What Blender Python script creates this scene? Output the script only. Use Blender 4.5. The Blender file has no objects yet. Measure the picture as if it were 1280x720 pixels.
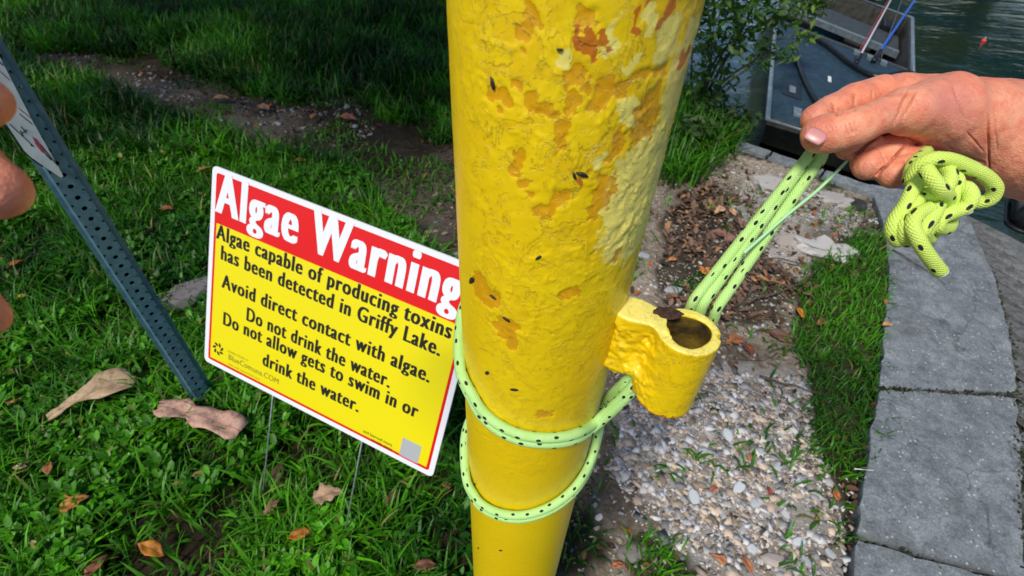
import bpy, bmesh, math, random
import numpy as np
from mathutils import Vector, Matrix
random.seed(7); RS = np.random.RandomState(11)
S = bpy.context.scene; COL = S.collection
rad = math.radians

# ---------------------------------------------------------------- camera, sky, sun
CAM_H = 1.30; FPX = 640.0
v = np.array([-32.0, 690.0, FPX]); DOWN = v/np.linalg.norm(v)
fw = np.array([0, 0, 1.0]); fw = fw-fw.dot(DOWN)*DOWN; fw /= np.linalg.norm(fw)
ROT = np.array([np.cross(DOWN, fw), fw, -DOWN])            # camera (x right, y down, z forward) -> world
cd = bpy.data.cameras.new('camera'); cam = bpy.data.objects.new('camera', cd); COL.objects.link(cam)
X, Y, Z = ROT[:, 0], -ROT[:, 1], -ROT[:, 2]
cam.matrix_world = Matrix(((X[0], Y[0], Z[0], 0), (X[1], Y[1], Z[1], 0), (X[2], Y[2], Z[2], CAM_H), (0, 0, 0, 1)))
cd.lens = 18; cd.sensor_width = 36; cd.clip_start = .01; cd.clip_end = 800
cd.dof.use_dof = True; cd.dof.focus_distance = .42; cd.dof.aperture_fstop = 13
S.camera = cam
SUN_AZ, SUN_EL = rad(-148), rad(54)                        # azimuth from +Y towards +X: behind the camera, to its left
w = bpy.data.worlds.new("World"); S.world = w; w.use_nodes = True
nt = w.node_tree; bg = nt.nodes['Background']
sky = nt.nodes.new('ShaderNodeTexSky'); sky.sky_type = 'NISHITA'; sky.sun_disc = False
sky.sun_elevation = SUN_EL; sky.sun_rotation = SUN_AZ; sky.air_density = 1.0; sky.dust_density = .5; sky.ozone_density = 2.5
nt.links.new(sky.outputs[0], bg.inputs[0]); bg.inputs[1].default_value = .10
sd = bpy.data.lights.new('sun', 'SUN'); sd.energy = 3.0; sd.angle = rad(12); sd.color = (1, .93, .80)
sun = bpy.data.objects.new('sun', sd); COL.objects.link(sun)
sv = Vector((math.sin(SUN_AZ)*math.cos(SUN_EL), math.cos(SUN_AZ)*math.cos(SUN_EL), math.sin(SUN_EL)))
sun.rotation_euler = sv.to_track_quat('Z', 'Y').to_euler(); sun.location = (-3, -3, 6)
S.view_settings.view_transform = 'Standard'; S.view_settings.look = 'None'
S.view_settings.exposure = 0.22; S.view_settings.gamma = 1
S.render.engine = 'CYCLES'

# ---------------------------------------------------------------- measuring helpers
def ray(px, py): return ROT @ np.array([(px-640)/FPX, (py-360)/FPX, 1.0])
def G(px, py, z=0.0):                                      # point of a level plane
    r = ray(px, py); t = (z-CAM_H)/r[2]; return np.array([r[0]*t, r[1]*t, z])
def C(px, py, d): return np.array([0, 0, CAM_H])+ray(px, py)*d
def proj(P):
    P = np.atleast_2d(P); c = (P-np.array([0, 0, CAM_H])) @ ROT
    zc = np.where(np.abs(c[:, 2]) < 1e-4, 1e-4, c[:, 2])
    return 640+FPX*c[:, 0]/zc, 360+FPX*c[:, 1]/zc, c[:, 2]

# ---------------------------------------------------------------- noise (numpy)
LAT = RS.rand(256, 256)
def vnoise(x, y):
    xi = np.floor(x).astype(int); yi = np.floor(y).astype(int); fx = x-xi; fy = y-yi
    fx = fx*fx*(3-2*fx); fy = fy*fy*(3-2*fy); a = xi & 255; b = yi & 255; a1 = (xi+1) & 255; b1 = (yi+1) & 255
    return (LAT[a, b]*(1-fx)+LAT[a1, b]*fx)*(1-fy)+(LAT[a, b1]*(1-fx)+LAT[a1, b1]*fx)*fy
def fbm(x, y, o=4):
    s = 0; a = .5; t = 0
    for i in range(o): s = s+a*vnoise(x+17*i, y+31*i); t += a; a *= .5; x = x*2.03; y = y*2.03
    return s/t
def inpoly(x, y, poly):
    r = np.zeros(x.shape, bool); n = len(poly)
    for i in range(n):
        x0, y0 = poly[i][:2]; x1, y1 = poly[(i+1) % n][:2]
        if y0 == y1: continue
        r ^= ((y0 > y) != (y1 > y)) & (x < (x1-x0)*(y-y0)/(y1-y0)+x0)
    return r

# ---------------------------------------------------------------- object helpers
def tag(o, label=None, cat=None, group=None, kind=None):
    if label: o['label'] = label
    if cat: o['category'] = cat
    if group: o['group'] = group
    if kind: o['kind'] = kind
    return o
def empty(name, loc, label, cat, group=None):
    o = bpy.data.objects.new(name, None); COL.objects.link(o); o.location = loc; o.empty_display_size = .05
    bpy.context.view_layer.update()
    return tag(o, label, cat, group)
def link(name, me, mat, parent=None, smooth=True):
    o = bpy.data.objects.new(name, me); COL.objects.link(o)
    if mat and not me.materials: me.materials.append(mat)
    if smooth and len(me.polygons): me.polygons.foreach_set('use_smooth', np.ones(len(me.polygons), bool))
    if parent:
        o.parent = parent
        if parent.type == 'EMPTY': o.matrix_parent_inverse = parent.matrix_world.inverted()
        else: o.matrix_parent_inverse = parent.matrix_world.inverted()
    return o
def mesh(verts, faces, name='m'):
    me = bpy.data.meshes.new(name); me.from_pydata([tuple(p) for p in verts], [], [tuple(f) for f in faces]); me.update(); return me
def fastmesh(V, F, name='m'):                              # V (n,3), F (m,k) uniform polygon size
    me = bpy.data.meshes.new(name); V = np.asarray(V, np.float32); F = np.asarray(F, np.int32); k = F.shape[1]
    me.vertices.add(len(V)); me.vertices.foreach_set('co', V.ravel())
    me.loops.add(F.size); me.loops.foreach_set('vertex_index', F.ravel())
    me.polygons.add(len(F)); me.polygons.foreach_set('loop_start', np.arange(0, F.size, k, dtype=np.int32))
    me.update(calc_edges=True); me.validate(); return me
def vcol(me, name, arr):                                   # per-vertex colour
    a = me.color_attributes.new(name, 'FLOAT_COLOR', 'POINT'); arr = np.asarray(arr, np.float32)
    if arr.shape[1] == 3: arr = np.c_[arr, np.ones(len(arr), np.float32)]
    a.data.foreach_set('color', arr.ravel())
def box_vf(cx, cy, cz, sx, sy, sz, M=None):
    V = [Vector((x*sx/2, y*sy/2, z*sz/2)) for x in (-1, 1) for y in (-1, 1) for z in (-1, 1)]
    if M is not None: V = [M @ p for p in V]
    V = [p+Vector((cx, cy, cz)) for p in V]
    return V, [(0, 1, 3, 2), (4, 6, 7, 5), (0, 4, 5, 1), (2, 3, 7, 6), (0, 2, 6, 4), (1, 5, 7, 3)]
def bevelled(V, F, w=.004, seg=2):
    bm = bmesh.new(); vs = [bm.verts.new(p) for p in V]; [bm.faces.new([vs[i] for i in f]) for f in F]
    bmesh.ops.bevel(bm, geom=bm.edges[:], offset=w, segments=seg, affect='EDGES', profile=.5)
    bmesh.ops.recalc_face_normals(bm, faces=bm.faces[:])
    me = bpy.data.meshes.new('m'); bm.to_mesh(me); bm.free(); return me
def catmull(P, n=8):
    P = [np.array(p, float) for p in P]; P = [2*P[0]-P[1]]+P+[2*P[-1]-P[-2]]; out = []
    for i in range(1, len(P)-2):
        for k in range(n):
            t = k/n; a, b, c, d = P[i-1:i+3]
            out.append(.5*((2*b)+(-a+c)*t+(2*a-5*b+4*c-d)*t*t+(-a+3*b-3*c+d)*t**3))
    out.append(P[-2]); return np.array(out)
def tube(P, r, seg=12, cap=True, flat=None, braid=0.0):
    """sweep a circle of radius r (number or list) along P; UV = arc length, angle"""
    P = np.array(P, float); n = len(P); R_ = np.full(n, r) if np.isscalar(r) else np.array(r)
    T = np.gradient(P, axis=0); s_off = random.random(); T /= np.linalg.norm(T, axis=1)[:, None]+1e-9
    N = np.zeros_like(P); u = np.cross(T[0], [0, 0, 1.0]);
    if np.linalg.norm(u) < .1: u = np.cross(T[0], [1.0, 0, 0])
    u /= np.linalg.norm(u); N[0] = u
    for i in range(1, n):
        u = N[i-1]-T[i]*N[i-1].dot(T[i]); N[i] = u/(np.linalg.norm(u)+1e-9)
    B = np.cross(T, N); s = np.r_[0, np.cumsum(np.linalg.norm(np.diff(P, axis=0), axis=1))]
    a = np.arange(seg)*2*math.pi/seg
    rr = R_[:, None]*np.ones((1, seg))
    if braid: rr = rr*(1+braid*np.sin(a[None]*4+s[:, None]*900)*np.sin(a[None]*4-s[:, None]*900))
    V = (P[:, None]+N[:, None]*(np.cos(a)[None, :, None])*rr[..., None]+B[:, None]*(np.sin(a)[None, :, None])*rr[..., None]).reshape(-1, 3)
    F = []; UV = []
    for i in range(n-1):
        for j in range(seg):
            k = (j+1) % seg
            F.append((i*seg+j, i*seg+k, (i+1)*seg+k, (i+1)*seg+j))
            UV += [(s[i], j/seg), (s[i], (j+1)/seg), (s[i+1], (j+1)/seg), (s[i+1], j/seg)]
    if cap:
        V = np.vstack([V, P[0]-T[0]*R_[0]*.5, P[-1]+T[-1]*R_[-1]*.5]); c0 = n*seg; c1 = c0+1
        for j in range(seg):
            k = (j+1) % seg; F.append((c0, k, j)); UV += [(s[0], .5)]*3
            F.append((c1, (n-1)*seg+j, (n-1)*seg+k)); UV += [(s[-1], .5)]*3
    me = mesh(V, F); uv = me.uv_layers.new(name='UVMap')
    uv.data.foreach_set('uv', (np.array(UV, np.float32)+np.array([s_off, 0], np.float32)).ravel()); return me
def join_vf(parts):
    V = []; F = []
    for v_, f_ in parts:
        o = len(V); V += [tuple(p) for p in v_]; F += [tuple(i+o for i in f) for f in f_]
    return V, F

# ---------------------------------------------------------------- implicit surfaces -> mesh (surface nets)
def capsule(P, a, b, ra, rb):
    a = np.array(a); b = np.array(b); ab = b-a; L = ab.dot(ab)+1e-12
    t = np.clip(((P-a) @ ab)/L, 0, 1); return np.linalg.norm(P-a-t[..., None]*ab, axis=-1)-(ra+(rb-ra)*t)
def smin(a, b, k):
    h = np.clip(.5+.5*(b-a)/k, 0, 1); return b*(1-h)+a*h-k*h*(1-h)
def nets(fn, lo, hi, h):
    lo = np.array(lo); hi = np.array(hi); n = np.ceil((hi-lo)/h).astype(int)+1
    g = np.stack(np.meshgrid(*[lo[i]+np.arange(n[i])*h for i in range(3)], indexing='ij'), -1).astype(np.float32)
    D = np.concatenate([fn(g[i:i+12]) for i in range(0, n[0], 12)], 0)
    inside = D < 0; c = n-1
    acc = np.zeros((*c, 3), np.float32); cnt = np.zeros(tuple(c), np.float32)
    corners = [(i, j, k) for i in (0, 1) for j in (0, 1) for k in (0, 1)]
    def sub(A, o): return A[o[0]:o[0]+c[0], o[1]:o[1]+c[1], o[2]:o[2]+c[2]]
    for p in corners:
        for ax in range(3):
            if p[ax]: continue
            q = list(p); q[ax] = 1; a = sub(D, p); b = sub(D, q); m = (a < 0) != (b < 0)
            t = np.where(m, a/(a-b+1e-20), 0)
            pos = np.zeros((*c, 3), np.float32); pos[:] = p; pos[..., ax] += t
            acc += pos*m[..., None]; cnt += m
    act = cnt > 0; idx = np.full(tuple(c), -1); idx[act] = np.arange(act.sum())
    ijk = np.argwhere(act); V = (ijk+acc[act]/cnt[act][:, None])*h+lo
    F = []
    for ax in range(3):
        o = [1, 1, 1]; o[ax] = 0; u, w_ = [k for k in range(3) if k != ax]
        s0 = [slice(1, -1)]*3; s0[ax] = slice(0, -1); s1 = list(s0); s1[ax] = slice(1, None)
        a = inside[tuple(s0)]; b = inside[tuple(s1)]
        for flip, m in ((0, a & ~b), (1, ~a & b)):
            e = np.argwhere(m)
            e[:, u] += 1; e[:, w_] += 1
            def ci(du, dw):
                q = e.copy(); q[:, u] += du; q[:, w_] += dw; return idx[q[:, 0], q[:, 1], q[:, 2]]
            f = np.stack([ci(-1, -1), ci(0, -1), ci(0, 0), ci(-1, 0)], 1)
            if (flip == 1) != (ax == 1): f = f[:, ::-1]
            F.append(f)
    return V, np.concatenate(F)

# ---------------------------------------------------------------- materials
def mat(name, col=(.5, .5, .5), rough=.6, spec=.5, metal=0):
    m = bpy.data.materials.new(name); m.use_nodes = True; b = m.node_tree.nodes['Principled BSDF']
    b.inputs['Base Color'].default_value = (*col, 1); b.inputs['Roughness'].default_value = rough
    b.inputs['Metallic'].default_value = metal; b.inputs['Specular IOR Level'].default_value = spec
    return m, m.node_tree, b
def nd(t, ty, **k):
    n = t.nodes.new(ty)
    for a, b in k.items():
        if a.startswith('i_'): n.inputs[int(a[2:]) if a[2:].isdigit() else a[2:]].default_value = b
        else: setattr(n, a, b)
    return n
def noise(t, vec, scale, detail=4, rough=.55, dist=0):
    n = nd(t, 'ShaderNodeTexNoise'); n.inputs['Scale'].default_value = scale; n.inputs['Detail'].default_value = detail
    n.inputs['Roughness'].default_value = rough; n.inputs['Distortion'].default_value = dist
    if vec: t.links.new(vec, n.inputs['Vector'])
    return n.outputs['Fac']
def ramp(t, fac, stops):
    r = nd(t, 'ShaderNodeValToRGB'); e = r.color_ramp.elements
    while len(e) < len(stops): e.new(.5)
    for k, (p, c) in enumerate(stops): e[k].position = p; e[k].color = (*c, 1) if len(c) == 3 else c
    t.links.new(fac, r.inputs[0]); return r.outputs[0]
def mix(t, fac, a, b, mode='MIX'):
    n = nd(t, 'ShaderNodeMix', data_type='RGBA', blend_type=mode)
    for sock, x in ((n.inputs[0], fac), (n.inputs[6], a), (n.inputs[7], b)):
        if hasattr(x, 'links'): t.links.new(x, sock)
        elif isinstance(x, (tuple, list)): sock.default_value = (*x, 1) if len(x) == 3 else x
        else: sock.default_value = x
    return n.outputs[2]
def mth(t, op, a, b=0.0, c=None, clamp=False):
    n = nd(t, 'ShaderNodeMath', operation=op, use_clamp=clamp)
    for s_, x in zip(n.inputs, (a, b, c)):
        if x is None: continue
        if hasattr(x, 'links'): t.links.new(x, s_)
        else: s_.default_value = x
    return n.outputs[0]
def bump(t, h, strength=.5, dist=.01, prev=None):
    n = nd(t, 'ShaderNodeBump'); n.inputs['Strength'].default_value = strength; n.inputs['Distance'].default_value = dist
    t.links.new(h, n.inputs['Height'])
    if prev: t.links.new(prev, n.inputs['Normal'])
    return n.outputs[0]
def objco(t): return nd(t, 'ShaderNodeTexCoord').outputs['Object']
def attr(t, name):
    return nd(t, 'ShaderNodeAttribute', attribute_name=name)
def simple(name, c0, c1, scale=60, rough=.7, b=.3, bd=.002, spec=.4, metal=0, lo=.35, hi=.65):
    m, t, s = mat(name, c0, rough, spec, metal); o = objco(t); f = noise(t, o, scale, 6)
    t.links.new(ramp(t, f, [(lo, c0), (hi, c1)]), s.inputs['Base Color'])
    t.links.new(bump(t, noise(t, o, scale*2.5, 5), b, bd), s.inputs['Normal']); return m

def paint_material():
    m, t, s = mat('flaking_yellow_paint', rough=.34, spec=.6); o = objco(t)
    a = attr(t, 'chips'); sep = nd(t, 'ShaderNodeSeparateColor'); t.links.new(a.outputs['Color'], sep.inputs[0])
    wear = attr(t, 'wear').outputs['Fac']
    nz = noise(t, o, 230, 6, .65, .5); nl = noise(t, o, 12, 3); nf = noise(t, o, 520, 4, .6)
    def thr(ch, amt=.5, k=14):
        x = mth(t, 'ADD', sep.outputs[ch], mth(t, 'MULTIPLY', mth(t, 'SUBTRACT', nz, .5), amt*2))
        return mth(t, 'MULTIPLY', mth(t, 'SUBTRACT', x, .5), k, clamp=True)
    mp = nd(t, 'ShaderNodeMapping'); mp.inputs['Scale'].default_value = (1, 1, .8); t.links.new(o, mp.inputs[0])
    fl = noise(t, mp.outputs[0], 62, 7, .62, .7); fl2 = noise(t, mp.outputs[0], 150, 6, .6, .9)
    def layer(f, c, k): return mth(t, 'MULTIPLY', mth(t, 'SUBTRACT', f, c), k, clamp=True)
    def rim(f, c, k): return mth(t, 'SUBTRACT', 1.0, mth(t, 'MULTIPLY', mth(t, 'ABSOLUTE', mth(t, 'SUBTRACT', f, c)), k), clamp=True)
    L1 = layer(fl, .53, 60); L2 = layer(fl2, .57, 60); e1 = mth(t, 'MULTIPLY', rim(fl, .522, 75), layer(noise(t, o, 48, 3), .48, 9)); e2 = mth(t, 'MULTIPLY', rim(fl2, .565, 60), layer(noise(t, o, 60, 3), .52, 9))
    base = ramp(t, nl, [(.3, (.88, .59, .003)), (.7, (.90, .65, .006))])
    base = mix(t, mth(t, 'MULTIPLY', mth(t, 'MULTIPLY', L1, wear), .35), base, (.74, .40, .004))
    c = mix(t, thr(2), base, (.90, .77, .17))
    c = mix(t, mth(t, 'MULTIPLY', thr(0), .8), c, (.72, .33, .006))
    c = mix(t, mth(t, 'MULTIPLY', thr(1), .9), c, (.54, .13, .012))
    c = mix(t, mth(t, 'MULTIPLY', mth(t, 'MULTIPLY', mth(t, 'MAXIMUM', e1, e2), wear), .75), c, (.20, .12, .015))
    grime = mth(t, 'MULTIPLY', ramp(t, noise(t, o, 90, 7, .72), [(.64, (0, 0, 0)), (.80, (1, 1, 1))]), .4)
    c = mix(t, grime, c, (.24, .15, .02)); t.links.new(c, s.inputs['Base Color'])
    h = mth(t, 'ADD', mth(t, 'MULTIPLY', nf, .10), mth(t, 'MULTIPLY', thr(0), -.6))
    h = mth(t, 'SUBTRACT', h, mth(t, 'MULTIPLY', wear, mth(t, 'ADD', L1, mth(t, 'MULTIPLY', L2, .6))))
    h = mth(t, 'ADD', h, mth(t, 'MULTIPLY', fl2, mth(t, 'ADD', .12, mth(t, 'MULTIPLY', wear, .5))))
    t.links.new(bump(t, h, .6, .0009), s.inputs['Normal'])
    t.links.new(ramp(t, nz, [(.3, (.24,)*3), (.7, (.44,)*3)]), s.inputs['Roughness'])
    return m
def rope_material():
    m, t, s = mat('fluorescent_rope', (.5, .8, .3), .55, .3)
    uv = nd(t, 'ShaderNodeTexCoord').outputs['UV']; mp = nd(t, 'ShaderNodeMapping'); mp.inputs['Scale'].default_value = (72, 3, 1)
    t.links.new(uv, mp.inputs[0]); vo = nd(t, 'ShaderNodeTexVoronoi', voronoi_dimensions='2D'); vo.inputs['Scale'].default_value = 1; vo.inputs['Randomness'].default_value = .55
    t.links.new(mp.outputs[0], vo.inputs['Vector'])
    dot = ramp(t, vo.outputs['Distance'], [(.125, (1, 1, 1)), (.145, (0, 0, 0))])
    o = objco(t); a = attr(t, 'tone')
    g = mix(t, noise(t, o, 90, 3), (.44, .80, .22), (.58, .86, .36)); g2 = mix(t, noise(t, o, 90, 3), (.62, .82, .10), (.74, .92, .22))
    g = mix(t, a.outputs['Fac'], g, g2)
    g = mix(t, mth(t, 'MULTIPLY', ramp(t, noise(t, o, 160, 5, .7), [(.5, (0, 0, 0)), (.8, (1, 1, 1))]), .16), g, (.30, .44, .08))
    t.links.new(mix(t, dot, g, (.012, .016, .02)), s.inputs['Base Color'])
    mp2 = nd(t, 'ShaderNodeMapping'); mp2.inputs['Scale'].default_value = (520, 10, 1); t.links.new(uv, mp2.inputs[0])
    sp = nd(t, 'ShaderNodeSeparateXYZ'); t.links.new(uv, sp.inputs[0]); U_ = mth(t, 'MULTIPLY', sp.outputs[0], 1700.0); V_ = mth(t, 'MULTIPLY', sp.outputs[1], 6.28318*6)
    br = mth(t, 'MULTIPLY', mth(t, 'SINE', mth(t, 'ADD', U_, V_)), mth(t, 'SINE', mth(t, 'SUBTRACT', U_, V_)))
    fz = noise(t, o, 900, 4, .7); t.links.new(bump(t, mth(t, 'ADD', mth(t, 'MULTIPLY', mth(t, 'ABSOLUTE', br), 1.0), fz), .65, .0006), s.inputs['Normal'])
    s.inputs['Subsurface Weight'].default_value = .12; s.inputs['Subsurface Radius'].default_value = (.003, .004, .002)
    return m
def skin_material(name, c0, c1, c2):
    m, t, s = mat(name, c0, .42, .45); o = objco(t)
    c = mix(t, ramp(t, noise(t, o, 38, 3), [(.36, (0, 0, 0)), (.64, (1, 1, 1))]), c0, c1)
    c = mix(t, ramp(t, noise(t, o, 160, 4), [(.45, (0, 0, 0)), (.75, (1, 1, 1))]), c, c2)
    a = attr(t, 'flush'); sf = nd(t, 'ShaderNodeSeparateColor'); t.links.new(a.outputs['Color'], sf.inputs[0]); c = mix(t, sf.outputs[0], c, (.58, .19, .16)); c = mix(t, sf.outputs[1], c, (.26, .075, .045)); t.links.new(c, s.inputs['Base Color'])
    vo = nd(t, 'ShaderNodeTexVoronoi'); vo.inputs['Scale'].default_value = 900; t.links.new(o, vo.inputs['Vector'])
    n1 = bump(t, vo.outputs['Distance'], .35, .0007); n2 = bump(t, noise(t, o, 260, 6, .7, 1.2), .40, .0010, n1)
    t.links.new(n2, s.inputs['Normal'])
    s.inputs['Subsurface Weight'].default_value = .08; s.inputs['Subsurface Radius'].default_value = (.012, .004, .002); s.inputs['Subsurface Scale'].default_value = .6
    return m
def leafy(name, rough=.5, trans=.35):
    m, t, s = mat(name, rough=rough, spec=.35); a = attr(t, 'tint'); t.links.new(a.outputs['Color'], s.inputs['Base Color'])
    tr = nd(t, 'ShaderNodeBsdfTranslucent'); br = mix(t, 1.0, a.outputs['Color'], (1.3, 1.5, .6), 'MULTIPLY'); t.links.new(br, tr.inputs[0])
    mx = nd(t, 'ShaderNodeMixShader'); mx.inputs[0].default_value = trans
    t.links.new(s.outputs[0], mx.inputs[1]); t.links.new(tr.outputs[0], mx.inputs[2]); t.links.new(mx.outputs[0], t.nodes['Material Output'].inputs[0]); return m
def ground_material():
    m, t, s = mat('ground_soil', rough=.9, spec=.2); o = objco(t)
    a = attr(t, 'zones'); sep = nd(t, 'ShaderNodeSeparateColor'); t.links.new(a.outputs['Color'], sep.inputs[0])
    soil = ramp(t, noise(t, o, 14, 8, .65), [(.3, (.022, .014, .009)), (.55, (.055, .037, .024)), (.75, (.12, .085, .058))])
    dust = ramp(t, noise(t, o, 45, 8, .7), [(.3, (.20, .145, .10)), (.5, (.42, .34, .26)), (.7, (.64, .60, .55))])
    c = mix(t, sep.outputs[0], soil, dust)
    c = mix(t, sep.outputs[1], c, mix(t, noise(t, o, 60, 6), (.44, .40, .37), (.74, .71, .68)))
    c = mix(t, sep.outputs[2], c, (.022, .03, .008)); t.links.new(c, s.inputs['Base Color'])
    n1 = bump(t, noise(t, o, 30, 8, .7), .8, .03); n2 = bump(t, noise(t, o, 220, 5, .7), .8, .006, n1); t.links.new(n2, s.inputs['Normal']); return m
def concrete(name, c0, c1, speck=True):
    m, t, s = mat(name, c0, .8, .3); o = objco(t)
    c = ramp(t, noise(t, o, 9, 8, .7), [(.34, c0), (.66, c1)]); c = mix(t, ramp(t, noise(t, o, 28, 7, .75, .6), [(.44, (0, 0, 0)), (.70, (1, 1, 1))]), c, tuple(q_*.72 for q_ in c0))
    fine = noise(t, o, 160, 5, .7); c = mix(t, .55, c, ramp(t, fine, [(.3, (.05, .055, .06)), (.7, (.62, .66, .70))]), 'OVERLAY')
    if speck:
        vo = nd(t, 'ShaderNodeTexVoronoi'); vo.inputs['Scale'].default_value = 75; t.links.new(o, vo.inputs['Vector'])
        sp = ramp(t, vo.outputs['Distance'], [(.12, (1, 1, 1)), (.26, (0, 0, 0))])
        pick = ramp(t, vo.outputs['Color'], [(.68, (0, 0, 0)), (.72, (1, 1, 1))])
        c = mix(t, mth(t, 'MULTIPLY', sp, pick), c, (.55, .53, .50))
    moss = mth(t, 'MULTIPLY', ramp(t, noise(t, o, 5, 6, .7), [(.55, (0, 0, 0)), (.8, (1, 1, 1))]), .55)
    c = mix(t, moss, c, (.10, .095, .07)); vc = nd(t, 'ShaderNodeTexVoronoi', feature='DISTANCE_TO_EDGE'); vc.inputs['Scale'].default_value = 1.9; wv = nd(t, 'ShaderNodeVectorMath', operation='ADD'); t.links.new(o, wv.inputs[0]); nn_ = nd(t, 'ShaderNodeTexNoise'); nn_.inputs['Scale'].default_value = 9; nn_.inputs['Detail'].default_value = 6; t.links.new(o, nn_.inputs['Vector']); sc_ = nd(t, 'ShaderNodeVectorMath', operation='SCALE'); sc_.inputs['Scale'].default_value = .16; t.links.new(nn_.outputs['Color'], sc_.inputs[0]); t.links.new(sc_.outputs[0], wv.inputs[1]); t.links.new(wv.outputs[0], vc.inputs['Vector']); crk = ramp(t, vc.outputs['Distance'], [(.002, (1, 1, 1)), (.006, (0, 0, 0))]); c = mix(t, mth(t, 'MULTIPLY', crk, .55), c, (.04, .04, .03)); t.links.new(c, s.inputs['Base Color'])
    n1 = bump(t, noise(t, o, 45, 8, .75), .28, .004); t.links.new(bump(t, fine, .35, .0015, n1), s.inputs['Normal']); return m
def water_material():
    m, t, s = mat('lake_water', (.012, .020, .011), .04, .9); o = objco(t)
    t.links.new(ramp(t, noise(t, o, .9, 5), [(.35, (.006, .030, .036)), (.65, (.022, .036, .018))]), s.inputs['Base Color'])
    mp = nd(t, 'ShaderNodeMapping'); mp.inputs['Scale'].default_value = (1.0, 1.9, 1); mp.inputs['Rotation'].default_value = (0, 0, .5); t.links.new(o, mp.inputs[0])
    n1 = bump(t, noise(t, mp.outputs[0], 1.6, 3, .5, .8), .35, .05); n2 = bump(t, noise(t, mp.outputs[0], 11, 4, .6, .5), .22, .012, n1)
    t.links.new(n2, s.inputs['Normal']); s.inputs['IOR'].default_value = 1.5; return m

M = {}
M['paint'] = paint_material(); M['rope'] = rope_material(); M['ground'] = ground_material(); M['water'] = water_material()
M['skin'] = skin_material('skin', (.80, .275, .155), (.86, .37, .225), (.72, .185, .11))
M['nail'], _t, _s = mat('finger_nail', (.62, .27, .27), .36, .6)
M['grass'] = leafy('grass_blades', .45, .3); M['foliage'] = leafy('shrub_leaves', .45, .3)
M['concrete'] = concrete('worn_concrete', (.165, .182, .195), (.33, .352, .368)); M['ramp'] = concrete('ribbed_concrete', (.13, .13, .13), (.24, .24, .235), False)
M['stone'] = leafy('limestone_chips', .85, 0)
M['bark'] = simple('bark', (.05, .035, .022), (.12, .09, .06), 20, .9, .8, .02)
M['twig'] = simple('dry_twig', (.06, .04, .025), (.16, .11, .075), 90, .9, .5)
M['steel'] = simple('galvanised_teal_steel', (.06, .145, .19), (.10, .21, .26), 55, .5, .15, .001, .5, .1)
M['wire'] = simple('galvanised_wire', (.25, .30, .30), (.42, .47, .47), 80, .4, .2, .001, .5, .6)
M['plastic_white'] = mat('corrugated_plastic_white', (.80, .82, .88), .45)[0]
M['print_yellow'] = mat('printed_yellow', (.82, .71, .004), .38)[0]
M['print_red'] = mat('printed_red', (.72, .006, .008), .38)[0]
M['print_black'] = mat('printed_black', (.012, .012, .010), .45)[0]
M['print_white'] = mat('printed_white', (.82, .84, .92), .4)[0]
M['print_olive'] = mat('printed_faded_ink', (.22, .20, .02), .5)[0]
M['print_grey'] = mat('printed_pale_grey', (.42, .44, .48), .5)[0]
M['plate'] = simple('white_plate', (.48, .55, .56), (.60, .67, .68), 30, .4, .05)
M['ink_red'] = mat('printed_dull_red', (.35, .05, .09), .5)[0]
M['black'] = simple('black_rubber', (.006, .007, .009), (.016, .017, .02), 40, .35, .1)
M['deck'] = simple('boat_deck_slate', (.012, .034, .056), (.028, .058, .086), 25, .55, .3, .003)
M['hull'] = simple('boat_hull_olive', (.022, .022, .018), (.06, .058, .048), 18, .5, .2)
M['rim'] = simple('boat_rim_aluminium', (.20, .26, .30), (.34, .42, .46), 30, .38, .15, .002, .5, .5)
M['bench'] = simple('boat_bench', (.03, .038, .044), (.06, .07, .078), 40, .6, .3)
M['floor'] = simple('boat_floor_brown', (.014, .009, .008), (.032, .02, .017), 14, .7, .4)
M['fleck'] = mat('black_fleck', (.02, .017, .012), .6)[0]
M['dark_inside'] = simple('rusty_grime', (.030, .016, .005), (.20, .13, .012), 75, .8, .5)
def flat(name, c, r=.5): 
    if name not in M: M[name] = mat(name, c, r)[0]
    return M[name]

# ================================================================ THE SETTING
WATER = -.42
# shoreline (world), from the left, far, to the right, beyond the ramp
SHORE = [(-60, 40), (-12, 16), (-3.2, 8.2), (-.4, 5.6), (.35, 4.1), tuple(G(868, 118)[:2]), tuple(G(905, 176)[:2]), tuple(G(1090, 240)[:2]), (2.75, 1.72), (4.4, .7), (9, -2), (40, -20)]
def shore_side(x, y):                                      # >0 on the lake side: signed distance to the polyline
    best = np.full(x.shape, 1e9); sg = np.zeros(x.shape)
    for (x0, y0), (x1, y1) in zip(SHORE[:-1], SHORE[1:]):
        dx, dy = x1-x0, y1-y0; L = dx*dx+dy*dy; t = np.clip(((x-x0)*dx+(y-y0)*dy)/L, 0, 1)
        ex, ey = x-x0-t*dx, y-y0-t*dy; d = np.hypot(ex, ey); s_ = np.sign(dx*(y-y0)-dy*(x-x0))
        m_ = d < best; best = np.where(m_, d, best); sg = np.where(m_, s_, sg)
    return best*sg
GP = lambda L: [tuple(G(a, b)[:2]) for a, b in L]
PATH = GP([(40, 60), (120, 68), (200, 82), (280, 106), (330, 122), (440, 128), (520, 165), (575, 185), (640, 170), (640, 345), (575, 338), (505, 302), (470, 262), (400, 200), (330, 184), (270, 168), (200, 138), (130, 108), (55, 98)])
GRAVEL = GP([(640, 800), (690, 640), (640, 420), (640, 180), (760, 100), (850, 215), (905, 186), (1090, 248), (1104, 300), (1102, 400), (1094, 500), (1076, 600), (1060, 720), (1055, 860)])
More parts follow.
